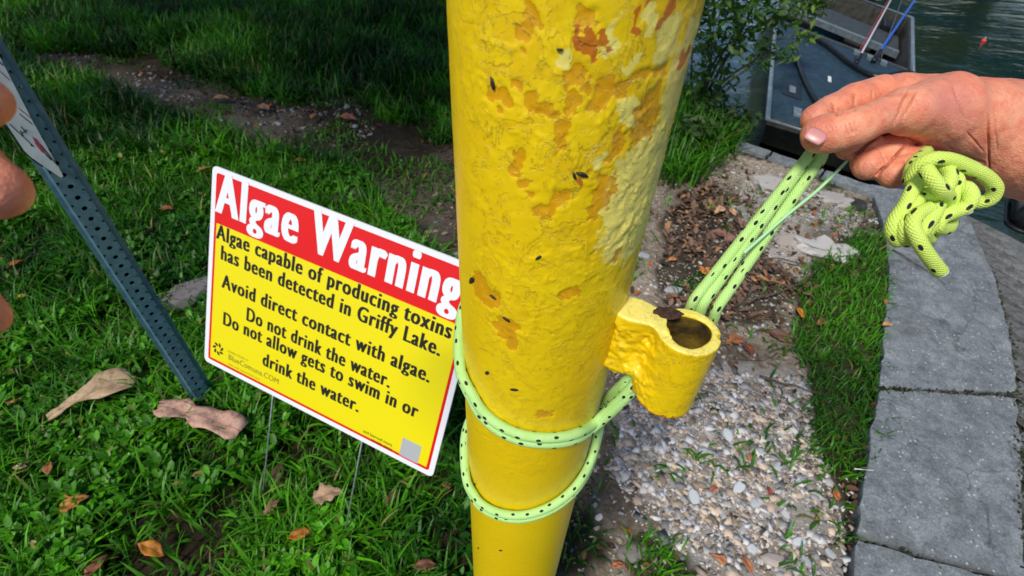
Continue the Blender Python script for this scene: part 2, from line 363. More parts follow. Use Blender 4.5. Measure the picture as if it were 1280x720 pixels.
GRASS_R = [GP([(1020, 318), (1062, 296), (1106, 300), (1112, 400), (1100, 500), (1080, 592), (1040, 592), (1024, 548), (1016, 470), (996, 430), (998, 370)]),
           GP([(782, 700), (800, 668), (838, 672), (878, 704), (868, 730), (790, 730)]), GP([(1040, 655), (1062, 646), (1100, 655), (1104, 672), (1050, 680)]),
           GP([(690, 640), (735, 628), (752, 662), (760, 700), (700, 722)]), GP([(840, 350), (880, 330), (905, 352), (880, 378), (845, 375)])]
SHORE_GRASS = GP([(700, 30), (860, 30), (885, 110), (930, 168), (925, 200), (868, 236), (836, 240), (700, 160)])
PALE = GP([(930, 215), (1000, 225), (1075, 262), (1070, 310), (1010, 335), (940, 320), (900, 270)])
LITTER = GP([(820, 250), (900, 225), (950, 260), (955, 320), (1000, 350), (980, 400), (900, 400), (820, 350)])
WHITEG = GP([(780, 500), (900, 455), (1010, 470), (1030, 560), (1050, 620), (1065, 720), (1060, 830), (820, 830), (880, 700), (800, 660), (770, 590)])
STRIP_L = [(1086, 232), (1109, 300), (1107, 400), (1096, 500), (1077, 600), (1062, 720), (1046, 850)]
STRIP_R = [(1196, 250), (1238, 340), (1262, 430), (1269, 500), (1275, 600), (1279, 720), (1284, 850)]
STRIP = GP(STRIP_L+STRIP_R[::-1])
RAMP = GP([(1240, 1000), (1284, 850), (1279, 720), (1275, 600), (1269, 500), (1262, 430), (1238, 340), (1196, 250)])+[(2.9, 1.9), (5.2, .9), (2.2, -.9)]
def bank(x, y):
    d = shore_side(x, y); return -1.1*np.clip(d/.16, 0, 1)**.8
def gz(x, y):                                              # ground height
    b = (fbm(x*1.3+9, y*1.3, 3)-.5)*.05+(fbm(x*9, y*9, 3)-.5)*.018
    near = inpoly(x, y, STRIP) | inpoly(x, y, RAMP); z = np.where(near, -.14, b-.012)
    return z+bank(x, y)
def soft(x, y, poly, amp=.12, k=5.0):
    jx = (fbm(x*k, y*k, 3)-.5)*amp*2; jy = (fbm(x*k+50, y*k+9, 3)-.5)*amp*2
    return inpoly(x+jx, y+jy, poly)
def axis(a, b, step, far, nfar):
    g = np.geomspace(.02, 1, nfar); return np.r_[(a-far*g[::-1]), np.arange(a, b, step), (b+far*g)]
gx = axis(-5, 6, .025, 90, 24); gy = axis(-.6, 7.5, .025, 110, 24)
xx, yy = np.meshgrid(gx, gy, indexing='ij'); nx, ny = xx.shape
V = np.c_[xx.ravel(), yy.ravel(), gz(xx, yy).ravel()]; ii = np.arange(nx*ny).reshape(nx, ny)
F = np.stack([ii[:-1, :-1], ii[1:, :-1], ii[1:, 1:], ii[:-1, 1:]], -1).reshape(-1, 4)
me = fastmesh(V, F, 'ground')
x_, y_ = xx.ravel(), yy.ravel()
dz = np.maximum(soft(x_, y_, GRAVEL), soft(x_, y_, PATH)).astype(float)
for q in GRASS_R: dz *= 1-.9*soft(x_, y_, q, .03)
dz *= (1-.75*soft(x_, y_, LITTER))*np.clip(.1+2.2*(fbm(x_*3, y_*3, 3)-.38), 0, 1)*np.where(x_ < 0, .45, 1)+(.32*soft(x_, y_, GRAVEL)*(x_ > .05))*(1-soft(x_, y_, LITTER))
wz = (soft(x_, y_, PALE)*.8+soft(x_, y_, WHITEG)*.75)*np.clip((fbm(x_*6, y_*6, 3)-.3)*3, 0, 1)
vcol(me, 'zones', np.c_[np.clip(dz, 0, 1), np.clip(wz, 0, 1), np.clip((1-np.maximum(dz, wz))*.25, 0, 1)])
tag(link('ground', me, M['ground']), kind='structure')
me = mesh([(-150, -60, WATER), (150, -60, WATER), (150, 200, WATER), (-150, 200, WATER)], [(0, 1, 2, 3)])
tag(link('lake', me, M['water']), kind='structure')

# concrete edging: separate slabs with ragged edges
def slab(name, ring, ztop, thick, m, parent, rag=.010, kind=None):
    """ring: closed plan outline; ragged prism with an uneven top"""
    pts = []
    n = len(ring)
    for i in range(n):
        a = np.array(ring[i]); b = np.array(ring[(i+1) % n]); k = max(1, int(np.linalg.norm(b-a)/.018))
        for j in range(k):
            p = a+(b-a)*j/k; d = b-a; d = np.array([d[1], -d[0]])/(np.linalg.norm(d)+1e-9)
            pts.append(p+d*((fbm(np.array(p[0]*20.), np.array(p[1]*20.), 3)-.5)*rag*2+random.uniform(-.0008, .0008)))
    c = np.mean(pts, 0); V = []; F = []; N = len(pts)
    for s_, z in ((1, -thick), (1, -.008), (.994, -.0)):
        for p in pts: q = c+(p-c)*s_; V.append((q[0], q[1], ztop+z))
    for l in range(2):
        for i in range(N): j = (i+1) % N; F.append((l*N+i, l*N+j, (l+1)*N+j, (l+1)*N+i))
    F.append(tuple(range(2*N, 3*N)))
    me = mesh(V, F); bm = bmesh.new(); bm.from_mesh(me); bmesh.ops.recalc_face_normals(bm, faces=bm.faces[:]); bm.to_mesh(me); bm.free()
    return link(name, me, m, parent, False)
def lerp_line(L, y):
    ys = [p[1] for p in L]; xs = [p[0] for p in L]; return float(np.interp(y, ys, xs))
edging = bpy.data.objects.new('concrete_edging', None); COL.objects.link(edging); edging.location = (*G(1180, 480)[:2], 0); tag(edging, kind='structure')
bpy.context.view_layer.update()
def sect(y0l, y0r, y1l, y1r, gap=1.5):
    L = [(lerp_line(STRIP_L, y), y) for y in np.linspace(y0l+gap, y1l-gap, 6)]; Rr = [(lerp_line(STRIP_R, y), y) for y in np.linspace(y0r+gap, y1r-gap, 6)]
    return GP(L+Rr[::-1])
slab('slab', sect(232, 250, 485, 493, 0.4), .012, .14, M['concrete'], edging)
slab('slab', sect(488, 496, 672, 730, 1.2), .008, .14, M['concrete'], edging)
slab('slab', sect(675, 733, 850, 850, 1.2), .012, .14, M['concrete'], edging)
# shore kerb
A, B = G(900, 176)[:2], G(1100, 246)[:2]; d = (B-A)/np.linalg.norm(B-A); nrm = np.array([-d[1], d[0]])
shore = bpy.data.objects.new('shore_kerb', None); COL.objects.link(shore); shore.location = (*A, 0); tag(shore, kind='structure'); bpy.context.view_layer.update()
L = np.linalg.norm(B-A)
for k in range(3):
    a, b = A+d*(L*k/3+.006), A+d*(L*(k+1)/3-.006)
    slab('kerb_block', [a-nrm*.035, b-nrm*.035, b+nrm*.04, a+nrm*.04], .02, .6, M['concrete'], shore, .008)
# ribbed boat ramp
rampo = bpy.data.objects.new('boat_ramp', None); COL.objects.link(rampo); rampo.location = (2.2, 1.2, 0); tag(rampo, kind='structure'); bpy.context.view_layer.update()
R0 = np.array(GP([(1290, 1000), (1272, 500), (1243, 340), (1198, 252)])); 
me = mesh([(*p, -.045) for p in GP([(1262, 900), (1281, 720), (1277, 600), (1271, 500), (1264, 430), (1240, 340), (1199, 252)])]+[(2.9, 1.95, -.3), (5.2, .9, -.3), (2.3, -.9, -.045)],
          [tuple(range(10))]); tag(link('ramp_base', me, simple('grimy_groove', (.015, .018, .012), (.05, .05, .04), 30, .9), rampo, False))
yr = [p[1] for p in RAMP[1:8]]; xr = [p[0] for p in RAMP[1:8]]
o_ = np.argsort(yr); yr = np.array(yr)[o_]; xr = np.array(xr)[o_]
rib_dir = np.array(G(1290, 332)[:2])-np.array(G(1222, 296)[:2]); rib_dir /= np.linalg.norm(rib_dir); rn = np.array([-rib_dir[1], rib_dir[0]])
base_me = []
for k in range(4):
    Vb = []; nseg = 14; Lr = 1.5
    prof = [(-.036, -.02), (-.033, .004), (-.027, .012), (.024, .013), (.031, .003), (.034, -.02)]
    for i in range(nseg+1):
        s_ = i/nseg*Lr; e = (1 if 0 < i < nseg else .6)
        for (a, z) in prof:
            j = (random.random()-.5)*.004; Vb.append((s_, a*e*(1+j*20)+j, z+j*.8))
    Fb = [(i*6+j, (i+1)*6+j, (i+1)*6+j+1, i*6+j+1) for i in range(nseg) for j in range(5)]+[tuple(range(5, -1, -1)), tuple(nseg*6+j for j in range(6))]
    mb = mesh(Vb, Fb, 'ridge'); mb.materials.append(M['ramp']); base_me.append(mb)
ang = math.atan2(rib_dir[1], rib_dir[0]); k = 0
for yv in np.arange(yr[0]-.05, yr[-1]-.02, .098):
    xv = float(np.interp(yv, yr, xr)); p = np.array([xv, yv])+rib_dir*(.012+random.random()*.012)
    o = bpy.data.objects.new('ridge', base_me[k % 4]); COL.objects.link(o); k += 1
    o.location = (p[0], p[1], -.026); o.rotation_euler = (0, 0, ang+random.uniform(-.01, .01)); o.parent = rampo; o.matrix_parent_inverse = rampo.matrix_world.inverted()

# ---------------------------------------------------------------- scatter: grass, stones, litter
POLE_C = np.array([.0225, .2740]); POLE_R = .0600
def blades(name, P, length, width, cols, lean=.55, segs=3, label=None, curl=.6, az=None):
    n = len(P); az = RS.rand(n)*2*math.pi if az is None else az; ln = length*(.55+.8*RS.rand(n)); wd = width*(.6+.8*RS.rand(n)); le = lean*(.15+1.4*RS.rand(n))
    dirx, diry = np.cos(az), np.sin(az); pa = az+math.pi/2+(RS.rand(n)-.5)*.8; px_, py_ = np.cos(pa), np.sin(pa)
    V = np.zeros((n, segs*2+1, 3), np.float32); Ccol = np.zeros((n, segs*2+1, 3), np.float32)
    h = np.zeros(n); out = np.zeros(n); ang_ = le*.4
    for s_ in range(segs+1):
        w_ = wd*(.75, 1.0, .72, .4, .2)[s_]*.5 if s_ < segs else 0*wd
        cx, cy, cz = P[:, 0]+dirx*out, P[:, 1]+diry*out, P[:, 2]+h-.006
        if s_ < segs:
            V[:, s_*2] = np.stack([cx-px_*w_, cy-py_*w_, cz], 1); V[:, s_*2+1] = np.stack([cx+px_*w_, cy+py_*w_, cz], 1)
            Ccol[:, s_*2] = Ccol[:, s_*2+1] = cols
        else: V[:, s_*2] = np.stack([cx, cy, cz], 1); Ccol[:, s_*2] = cols
        st = ln/segs; h = h+np.cos(ang_)*st; out = out+np.sin(ang_)*st; ang_ = ang_+curl*(.4+le)*.8
    k = segs*2+1; tri = []
    for s_ in range(segs-1): a = s_*2; tri += [(a, a+1, a+3), (a, a+3, a+2)]
    a = (segs-1)*2; tri.append((a, a+1, a+2)); tri = np.array(tri)
    F = (tri[None]+(np.arange(n)*k)[:, None, None]).reshape(-1, 3)
    me = fastmesh(V.reshape(-1, 3), F, name); vcol(me, 'tint', Ccol.reshape(-1, 3))
    return tag(link(name, me, M['grass']), label, None, None, 'stuff')
def candidates(n, x0, x1, y0, y1):
    x = x0+RS.rand(n)*(x1-x0); y = y0+RS.rand(n)*(y1-y0); return x, y
def visible(x, y, m=260):
    a, b, c = proj(np.c_[x, y, np.zeros(len(x))]); return (c > .05) & (a > -m) & (a < 1280+m) & (b > -m*1.5) & (b < 720+m*2)
def gcol(x, y, n):
    t = np.clip(fbm(x*2.2, y*2.2, 3)*1.4-.2+(RS.rand(n)-.5)*.6, 0, 1)[:, None]; u = RS.rand(n)[:, None]
    c = (1-t)*np.array([.008, .066, .003])+t*np.array([.085, .31, .006]); c = c*(.65+.75*u)
    dry = RS.rand(n) < .035; c[dry] = np.array([.28, .24, .07])*(.5+RS.rand(dry.sum())[:, None]*.7)
    return c
def mask_lawn(x, y):
    g = ~soft(x, y, PATH, .16, 4) & ~inpoly(x, y, GRAVEL) & ~inpoly(x, y, STRIP) & ~inpoly(x, y, RAMP) & (shore_side(x, y) < -.02)
    thin = fbm(x*2.6+3, y*2.6+8, 3); return g & (RS.rand(len(x)) < np.clip((thin-.30)*6, .22, 1)) & (np.hypot(x-POLE_C[0], y-POLE_C[1]) > POLE_R+.01)
def tufts(nc, x0, x1, y0, y1, per, spread):
    cx, cy = candidates(nc, x0, x1, y0, y1); cx = np.repeat(cx, per); cy = np.repeat(cy, per); n = len(cx); a = RS.rand(n)*6.283; r_ = spread*RS.rand(n)**.7
    return cx+np.cos(a)*r_, cy+np.sin(a)*r_, a+(RS.rand(n)-.5)*1.2, np.repeat(RS.rand(nc), per)
x, y, az_, tn = tufts(8200, -3.0, .25, -.2, 2.3, 15, .035); m_ = mask_lawn(x, y) & visible(x, y); x, y, az_, tn = x[m_], y[m_], az_[m_], tn[m_]; n = len(x); hs = .45+.75*fbm(x*3+7, y*3+1, 2)+.45*tn
blades('lawn_grass', np.c_[x, y, gz(x, y)], .090*hs, .0035+.0055*tn, gcol(x, y, n)*(.45+.85*tn[:, None]), .95, 4, curl=.42, az=az_)
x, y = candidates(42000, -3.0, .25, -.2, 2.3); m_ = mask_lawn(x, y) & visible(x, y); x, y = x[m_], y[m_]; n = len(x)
blades('lawn_grass', np.c_[x, y, gz(x, y)], .050, .004, gcol(x, y, n)*.42, .8, 2)  # short blades coloured darker, standing in for the shade between the tufts
x, y = candidates(230000, -6.4, 1.2, 2.2, 7.0); m_ = mask_lawn(x, y) & visible(x, y); x, y = x[m_], y[m_]; n = len(x)
c = gcol(x, y, n)*(.35+1.0*np.clip((fbm(x*7, y*7, 2)-.25)*1.8, 0, 1))[:, None]
blades('lawn_grass', np.c_[x, y, gz(x, y)], .14*(.35+1.3*fbm(x*1.5+7, y*1.5+1, 2)), .0105, c, .85, 3)
# grass on the right
xs, ys = [], []
for q, den in zip(GRASS_R, (9000, 7000, 3500, 4500, 1800)):
    q = np.array(q); a, b = q.min(0)-.06, q.max(0)+.06; n = int((b-a).prod()*den); x, y = candidates(n, a[0], b[0], a[1], b[1]); m_ = soft(x, y, [tuple(p) for p in q], .06, 9); xs.append(x[m_]); ys.append(y[m_])
x, y = np.concatenate(xs), np.concatenate(ys)
blades('verge_grass', np.c_[x, y, gz(x, y).clip(-.03)], .065, .0040, gcol(x, y, len(x))*.9, 1.0)
q = np.array(SHORE_GRASS); a, b = q.min(0)-.05, q.max(0)+.05; x, y = candidates(12000, a[0], b[0], a[1], b[1]); m_ = soft(x, y, SHORE_GRASS, .1, 5) & (shore_side(x, y) < 0.0); x, y = x[m_], y[m_]
blades('shore_grass', np.c_[x, y, gz(x, y).clip(-.05)], .20, .0075, gcol(x, y, len(x))*.8, .8)
# sparse blades over dirt + seedlings
x, y = candidates(60000, -4.4, 2.2, .2, 4.6); m_ = ((inpoly(x, y, GRAVEL) & (RS.rand(60000) < .35)) | inpoly(x, y, PATH)) & (fbm(x*4+1, y*4+4, 3) > .53) & visible(x, y) & (shore_side(x, y) < -.05); x, y = x[m_], y[m_]
blades('sparse_grass', np.c_[x, y, gz(x, y)], .060, .007, gcol(x, y, len(x)), 1.0)
#JM
def weeds(name, P, size, cols):
    n = len(P); az = RS.rand(n)*2*math.pi; el = .15+RS.rand(n)*.7; sz = size*(.5+RS.rand(n)*.9)
    out = np.array([(0, 0, 0), (.35, -.24, .04), (.75, -.2, .03), (1, 0, -.06), (.75, .2, .03), (.35, .24, .04), (.5, 0, -.02)])
    V = np.zeros((n, 7, 3)); L_ = out[None]*sz[:, None, None]
    ce, se = np.cos(el)[:, None], np.sin(el)[:, None]; xr_, zr_ = L_[..., 0]*ce-L_[..., 2]*se, L_[..., 0]*se+L_[..., 2]*ce
    ca, sa = np.cos(az)[:, None], np.sin(az)[:, None]; V[..., 0] = xr_*ca-L_[..., 1]*sa+P[:, 0:1]; V[..., 1] = xr_*sa+L_[..., 1]*ca+P[:, 1:2]; V[..., 2] = zr_+P[:, 2:3]
    tri = np.array([(0, 1, 6), (1, 2, 6), (2, 3, 6), (3, 4, 6), (4, 5, 6), (5, 0, 6)]); F = (tri[None]+(np.arange(n)*7)[:, None, None]).reshape(-1, 3)
    me = fastmesh(V.reshape(-1, 3), F, name); vcol(me, 'tint', np.repeat(cols, 7, 0)); return me
x, y = candidates(20000, -2.2, .2, .1, 2.6); m_ = mask_lawn(x, y) & (fbm(x*5+11, y*5, 2) > .5) & visible(x, y); x, y = x[m_], y[m_]
rep = 4; x = np.repeat(x, rep); y = np.repeat(y, rep); z = gz(x, y)+.020+np.repeat(RS.rand(len(x)//rep)*.04, rep)
tag(link('ground_weeds', weeds('w', np.c_[x, y, z], .020*(1+.5*RS.rand(len(x))), gcol(x, y, len(x))*1.15), M['grass']), kind='stuff')

jl = []
for L_, n_ in (([(1096, 487), (1130, 489), (1190, 493), (1265, 496)], 260), ([(1262, 430), (1269, 500), (1275, 600), (1279, 720)], 420), ([(1238, 340), (1262, 430)], 260), ([(1062, 680), (1110, 688), (1180, 716)], 120)):
    q = np.array([G(*p)[:2] for p in L_]); tt = RS.rand(n_)*(len(q)-1); k_ = tt.astype(int); f_ = (tt-k_)[:, None]; jl.append(q[k_]*(1-f_)+q[k_+1]*f_+RS.randn(n_, 2)*.006)
jl = np.concatenate(jl); n = len(jl); cc = np.array([.035, .038, .016])*(.5+1.2*RS.rand(n)[:, None])
tag(link('joint_moss', weeds('m', np.c_[jl, .002+RS.rand(n)*.006], .010, cc), M['grass']), kind='stuff')
def chips(name, P, size, cols, flatness=.55, mat_='stone'):
    base = np.array([(x, y, z) for x in (-.8, .8) for y in (-.8, .8) for z in (-.8, .8)]); tri = np.array([(0, 1, 3), (0, 3, 2), (4, 6, 7), (4, 7, 5), (0, 4, 5), (0, 5, 1), (2, 3, 7), (2, 7, 6), (0, 2, 6), (0, 6, 4), (1, 5, 7), (1, 7, 3)])
    n = len(P); k = len(base); Vn = base[None]*(.45+.75*RS.rand(n, k, 1))+(RS.rand(n, k, 3)-.5)*.5; sc = np.stack([.7+.7*RS.rand(n), .6+.5*RS.rand(n), flatness*(.6+.7*RS.rand(n))], 1)
    Vn = Vn*sc[:, None, :]*size[:, None, None]*.5; a = RS.rand(n)*6.28; ti = (RS.rand(n)-.5)*.9
    c_, s_ = np.cos(ti)[:, None], np.sin(ti)[:, None]; yy_, zz_ = Vn[..., 1]*c_-Vn[..., 2]*s_, Vn[..., 1]*s_+Vn[..., 2]*c_
    c_, s_ = np.cos(a)[:, None], np.sin(a)[:, None]; V = np.stack([Vn[..., 0]*c_-yy_*s_, Vn[..., 0]*s_+yy_*c_, zz_], -1)+P[:, None, :]
    F = (tri[None]+(np.arange(n)*k)[:, None, None]).reshape(-1, 3); me = fastmesh(V.reshape(-1, 3), F, name); vcol(me, 'tint', np.repeat(cols, k, 0))
    return me
def stonecol(n, warm=.5):
    t = RS.rand(n)[:, None]; c = np.array([.42, .43, .45])*(.35+.85*t); wm = RS.rand(n) < warm; c[wm] = c[wm]*np.array([1.0, .82, .64]); dk = RS.rand(n) < .12; c[dk] *= .35; return c
x, y = candidates(120000, .02, 1.75, .15, 2.9); inG = inpoly(x, y, WHITEG); d_ = inG*1.0+(inpoly(x, y, PALE))*.35+inpoly(x, y, GRAVEL)*.22
m_ = (RS.rand(len(x)) < d_*np.clip((fbm(x*5, y*5, 3)-.28)*4, .05, 1)) & inpoly(x, y, GRAVEL) & (np.hypot(x-POLE_C[0], y-POLE_C[1]) > POLE_R+.01)
for q in GRASS_R[:1]: m_ &= ~inpoly(x, y, q)
x, y, inG = x[m_], y[m_], inG[m_]; n = len(x); sz = .0035+.019*RS.rand(n)**5+.004*RS.rand(n); sz = np.where(inG, sz*1.25, sz*.9)
c = stonecol(n, .6)*1.15; c[inG] = stonecol(inG.sum(), .42)*1.35*np.array([1.04, .99, .95])
tag(link('gravel', chips('gravel', np.c_[x, y, gz(x, y)-sz*.03], sz, c), M['stone'], None, False), kind='stuff')
x, y = candidates(16000, -4.2, .3, 1.2, 4.4); m_ = inpoly(x, y, PATH) & (fbm(x*4, y*4, 3) > .42); x, y = x[m_], y[m_]; n = len(x); sz = .006+.028*RS.rand(n)**3
tag(link('path_pebbles', chips('p', np.c_[x, y, gz(x, y)+sz*.1], sz, stonecol(n, .75)*.8), M['stone'], None, False), kind='stuff')
# dead leaf and bark crumbs
x, y = candidates(16000, -4.2, 1.9, .2, 4.6); m_ = (inpoly(x, y, GRAVEL) | inpoly(x, y, PATH)) & ~inpoly(x, y, WHITEG) & (fbm(x*3+40, y*3, 3) > .45) & (shore_side(x, y) < -.05); x, y = x[m_], y[m_]; n = len(x)
c = np.array([.10, .055, .03])*(.4+1.3*RS.rand(n)[:, None]); hot = RS.rand(n) < .08; c[hot] = [.30, .10, .03]
tag(link('leaf_litter', weeds('l', np.c_[x, y, gz(x, y)+.002], .026, c), M['stone']), kind='stuff')
q = np.array(LITTER); a, b = q.min(0), q.max(0); x, y = candidates(2600, a[0], b[0], a[1], b[1]); m_ = soft(x, y, LITTER) & (RS.rand(2600) < np.clip((fbm(x*9, y*9, 3)-.42)*5, 0, .7)); x, y = x[m_], y[m_]; n = len(x)
c = np.array([.12, .072, .050])*(.35+1.5*RS.rand(n)[:, None]); hot = RS.rand(n) < .10; c[hot] = [.34, .17, .08]
tag(link('leaf_litter', weeds('l', np.c_[x, y, gz(x, y)+.002+RS.rand(n)*.008], .034, c), M['stone']), kind='stuff')
tw = []
for i in range(420):
    px_, py_ = (random.uniform(820, 1090), random.uniform(235, 460)) if i % 2 else (random.uniform(200, 560), random.uniform(110, 300))
    p = G(px_, py_)
    if i % 2 == 0 and not inpoly(p[0:1], p[1:2], PATH)[0]: continue
    if i % 2 and inpoly(p[0:1], p[1:2], GRASS_R[0])[0]: continue
    a = random.random()*6.28; l = random.uniform(.02, .09); r_ = random.uniform(.0008, .0022); z = float(gz(p[0:1], p[1:2])[0])+.005
    q = [np.array([p[0]+math.cos(a)*l*t+random.uniform(-.004, .004), p[1]+math.sin(a)*l*t+random.uniform(-.004, .004), z+random.uniform(0, .008)]) for t in (0, .5, 1)]
    mt = tube(q, r_, 4); tw.append(([v_.co[:] for v_ in mt.vertices], [tuple(f.vertices) for f in mt.polygons])); bpy.data.meshes.remove(mt)
tag(link('twig_litter', mesh(*join_vf(tw)), M['twig']), kind='stuff')

# ================================================================ FALLEN LEAVES (each a thing)
SHAPES = {'oak': [(0, 0), (.10, .03), (.2, .13), (.27, .07), (.38, .2), (.48, .3), (.55, .17), (.66, .28), (.76, .24), (.8, .12), (.9, .12), (1, 0)],
          'plain': [(0, 0), (.12, .08), (.3, .2), (.5, .25), (.7, .2), (.88, .1), (1, 0)],
          'maple': [(0, 0), (.05, .06), (.0, .30), (.22, .24), (.3, .5), (.45, .28), (.62, .34), (.68, .16), (.84, .14), (1, 0)],
          'torn': [(0, .06), (.06, .13), (.25, .15), (.40, .11), (.46, .04), (.52, .13), (.7, .12), (.88, .15), (.93, .13), (1, .10)],
          'fan': [(0, .05), (.12, .07), (.3, .07), (.48, .12), (.6, .22), (.78, .26), (.93, .2), (1, .03)]}
def leaf_mat(c):
    k = 'dead_leaf_%02x%02x%02x' % tuple(int(q*255) for q in c)
    if k not in M:
        m, t, s = mat('dead_leaf', c, .6, .35); o = objco(t)
        dk = tuple(q*.45 for q in c); t.links.new(ramp(t, noise(t, o, 45, 6, .7), [(.35, dk), (.52, c), (.75, tuple(min(1, q*1.35) for q in c))]), s.inputs['Base Color'])
        t.links.new(bump(t, noise(t, o, 120, 5), .5, .003), s.inputs['Normal'])
        sx_ = nd(t, 'ShaderNodeSeparateXYZ'); t.links.new(o, sx_.inputs[0]); rib_ = mth(t, 'SUBTRACT', 1.0, mth(t, 'MULTIPLY', mth(t, 'ABSOLUTE', sx_.outputs[1]), 450.0), clamp=True)
        vein = mth(t, 'SINE', mth(t, 'MULTIPLY', mth(t, 'SUBTRACT', sx_.outputs[0], mth(t, 'ABSOLUTE', sx_.outputs[1])), 420.0)); vein = mth(t, 'MULTIPLY', mth(t, 'SUBTRACT', vein, .85), 4.0, clamp=True)
        src_ = s.inputs['Base Color'].links[0].from_socket; t.links.new(mix(t, mth(t, 'MAXIMUM', rib_, mth(t, 'MULTIPLY', vein, .5)), src_, dk), s.inputs['Base Color']); M[k] = m
    return M[k]
def leaf(px, py, size, rot, c, shape, label, lift=.02, fold=.3, curl=.25, group=None, pitch=0.0, z=None):
    half = SHAPES[shape]; hs = [(a, b*(1+random.uniform(-.12, .12))) for a, b in half]; ls = [(a, -b*(1+random.uniform(-.25, .12))) for a, b in half]
    us = np.linspace(0, 1, 15); V = []; F = []
    jg = 1+RS.uniform(-.13, .13, 15)*(size > .1); up = jg*np.interp(us, [a for a, b in hs], [b for a, b in hs]); lo = np.interp(us, [a for a, b in ls], [b for a, b in ls])
    cols = [-1, -.6, -.25, 0, .25, .6, 1]
    for i, u in enumerate(us):
        for c_ in cols:
            yv = (up[i] if c_ > 0 else -lo[i])*c_; zc = abs(yv)*fold-curl*(u-.5)**2*1.2+.02*math.sin(u*14+c_*3)+.012*random.uniform(-1, 1)
            V.append(((u-.5)*size, yv*size, zc*size))
    n = len(cols)
    for i in range(len(us)-1):
        for j in range(n-1): F.append((i*n+j, (i+1)*n+j, (i+1)*n+j+1, i*n+j+1))
    me = mesh(V, F); p = G(px, py, .01)
    o = bpy.data.objects.new('fallen_leaf', me); COL.objects.link(o); me.materials.append(leaf_mat(c)); me.polygons.foreach_set('use_smooth', np.ones(len(me.polygons), bool))
    zz = float(gz(p[0:1], p[1:2])[0]) if z is None else z
    lift = lift+(.032 if px < 560 and py > 300 else .018 if px < 560 else 0); p = G(px, py, zz+lift); o.location = p; o.rotation_euler = (random.uniform(-.15, .15), pitch, rot); 
    sm = o.modifiers.new('thickness', 'SOLIDIFY'); sm.thickness = .0007
    return tag(o, label, 'leaf', group)
leaf(113, 492, .215, rad(42), (.44, .31, .19), 'fan', 'large tan curled leaf lying on the grass left of the perforated post', .055, .35, .3)
leaf(246, 519, .265, rad(-14), (.50, .30, .23), 'torn', 'large pinkish brown torn leaf at the foot of the perforated steel post', .06, .22, .2)
leaf(410, 618, .075, rad(20), (.42, .27, .17), 'maple', 'pale tan lobed leaf with a small hole on grass below the warning sign', .04)
leaf(374, 668, .060, rad(15), (.40, .13, .015), 'plain', 'bright orange leaf between the sign stakes and the bottom of the photo', .03)
leaf(338, 634, .050, rad(60), (.26, .13, .075), 'oak', 'brown crumpled leaf near the left wire stake of the sign', .03)
leaf(348, 592, .065, rad(100), (.12, .06, .04), 'plain', 'dark brown leaf half sunk in grass beneath the sign corner', .02)
leaf(92, 628, .062, rad(40), (.42, .17, .045), 'maple', 'orange brown lobed leaf in the lower left of the lawn', .03)
leaf(188, 686, .066, rad(-15), (.44, .17, .02), 'plain', 'orange leaf upright in the grass at the bottom left of the photo', .03, pitch=.4)
leaf(118, 708, .060, rad(70), (.20, .075, .03), 'plain', 'dark red brown leaf at the bottom edge left of the orange one', .02)
leaf(24, 583, .035, rad(10), (.48, .36, .24), 'plain', 'small pale cream leaf at the left edge of the lawn', .03)
leaf(60, 584, .045, rad(-60), (.34, .14, .05), 'plain', 'small rust leaf beside the cream one near the left edge', .02)
leaf(18, 329, .055, rad(60), (.40, .10, .025), 'plain', 'rusty orange leaf on grass near the fingers at the left edge', .03)
leaf(27, 370, .035, rad(20), (.48, .34, .03), 'plain', 'small yellow leaf just below the rusty one by the fingers', .035)
leaf(207, 260, .060, rad(5), (.36, .13, .045), 'plain', 'narrow orange brown leaf between the steel post and the warning sign', .03)
leaf(253, 211, .070, rad(50), (.44, .24, .07), 'oak', 'orange tan leaf just above the top left corner of the warning sign', .035)
leaf(174, 139, .055, rad(30), (.42, .15, .03), 'plain', 'small orange leaf on grass below the dirt path at upper left', .03)
leaf(374, 200, .070, rad(10), (.34, .15, .05), 'plain', 'brown leaf in the grass above the middle of the warning sign', .04)
leaf(432, 146, .13, rad(-10), (.32, .12, .07), 'oak', 'reddish brown leaf on the dark path left of the pole', .02)
leaf(392, 144, .075, rad(80), (.40, .14, .05), 'plain', 'small orange brown leaf beside the larger leaf on the path', .02)
leaf(275, 122, .11, rad(15), (.36, .20, .10), 'plain', 'tan leaf on the dirt path in the upper left', .02)
leaf(328, 133, .10, rad(-20), (.30, .17, .09), 'oak', 'brown dry leaf on the path between the two bare patches', .02)
leaf(880, 338, .085, rad(-70), (.66, .24, .06), 'oak', 'bright orange leaf standing on the dirt just left of the taut rope', .02)
leaf(841, 324, .050, rad(20), (.62, .22, .08), 'plain', 'orange leaf on the dirt close to the right edge of the pole', .015)
leaf(900, 262, .085, rad(40), (.58, .34, .19), 'oak', 'pale tan leaf on the litter heap near the shore grass', .03)
leaf(916, 264, .060, rad(100), (.60, .34, .18), 'plain', 'small pale tan leaf right beside the larger one on the litter heap', .035)
leaf(898, 292, .10, rad(-30), (.20, .10, .075), 'oak', 'dark brown crumpled leaf in the litter heap left of the rope', .02, .5)
leaf(918, 300, .085, rad(10), (.24, .125, .09), 'maple', 'brown leaf lying against the rope in the litter heap', .02, .5)
leaf(960, 349, .13, rad(-5), (.46, .22, .11), 'torn', 'flat pale brown leaf on the dirt to the right of the taut rope', .01, .08, .05)
leaf(1001, 390, .060, rad(90), (.68, .24, .03), 'plain', 'bright orange leaf upright at the left edge of the grass verge', .02)
leaf(1028, 402, .060, rad(30), (.26, .11, .05), 'plain', 'brown leaf in the grass verge beside the bright orange leaf', .02)
leaf(1110, 405, .045, rad(10), (.66, .34, .14), 'plain', 'pale orange leaf on the left edge of the concrete slab', .012, z=.02)
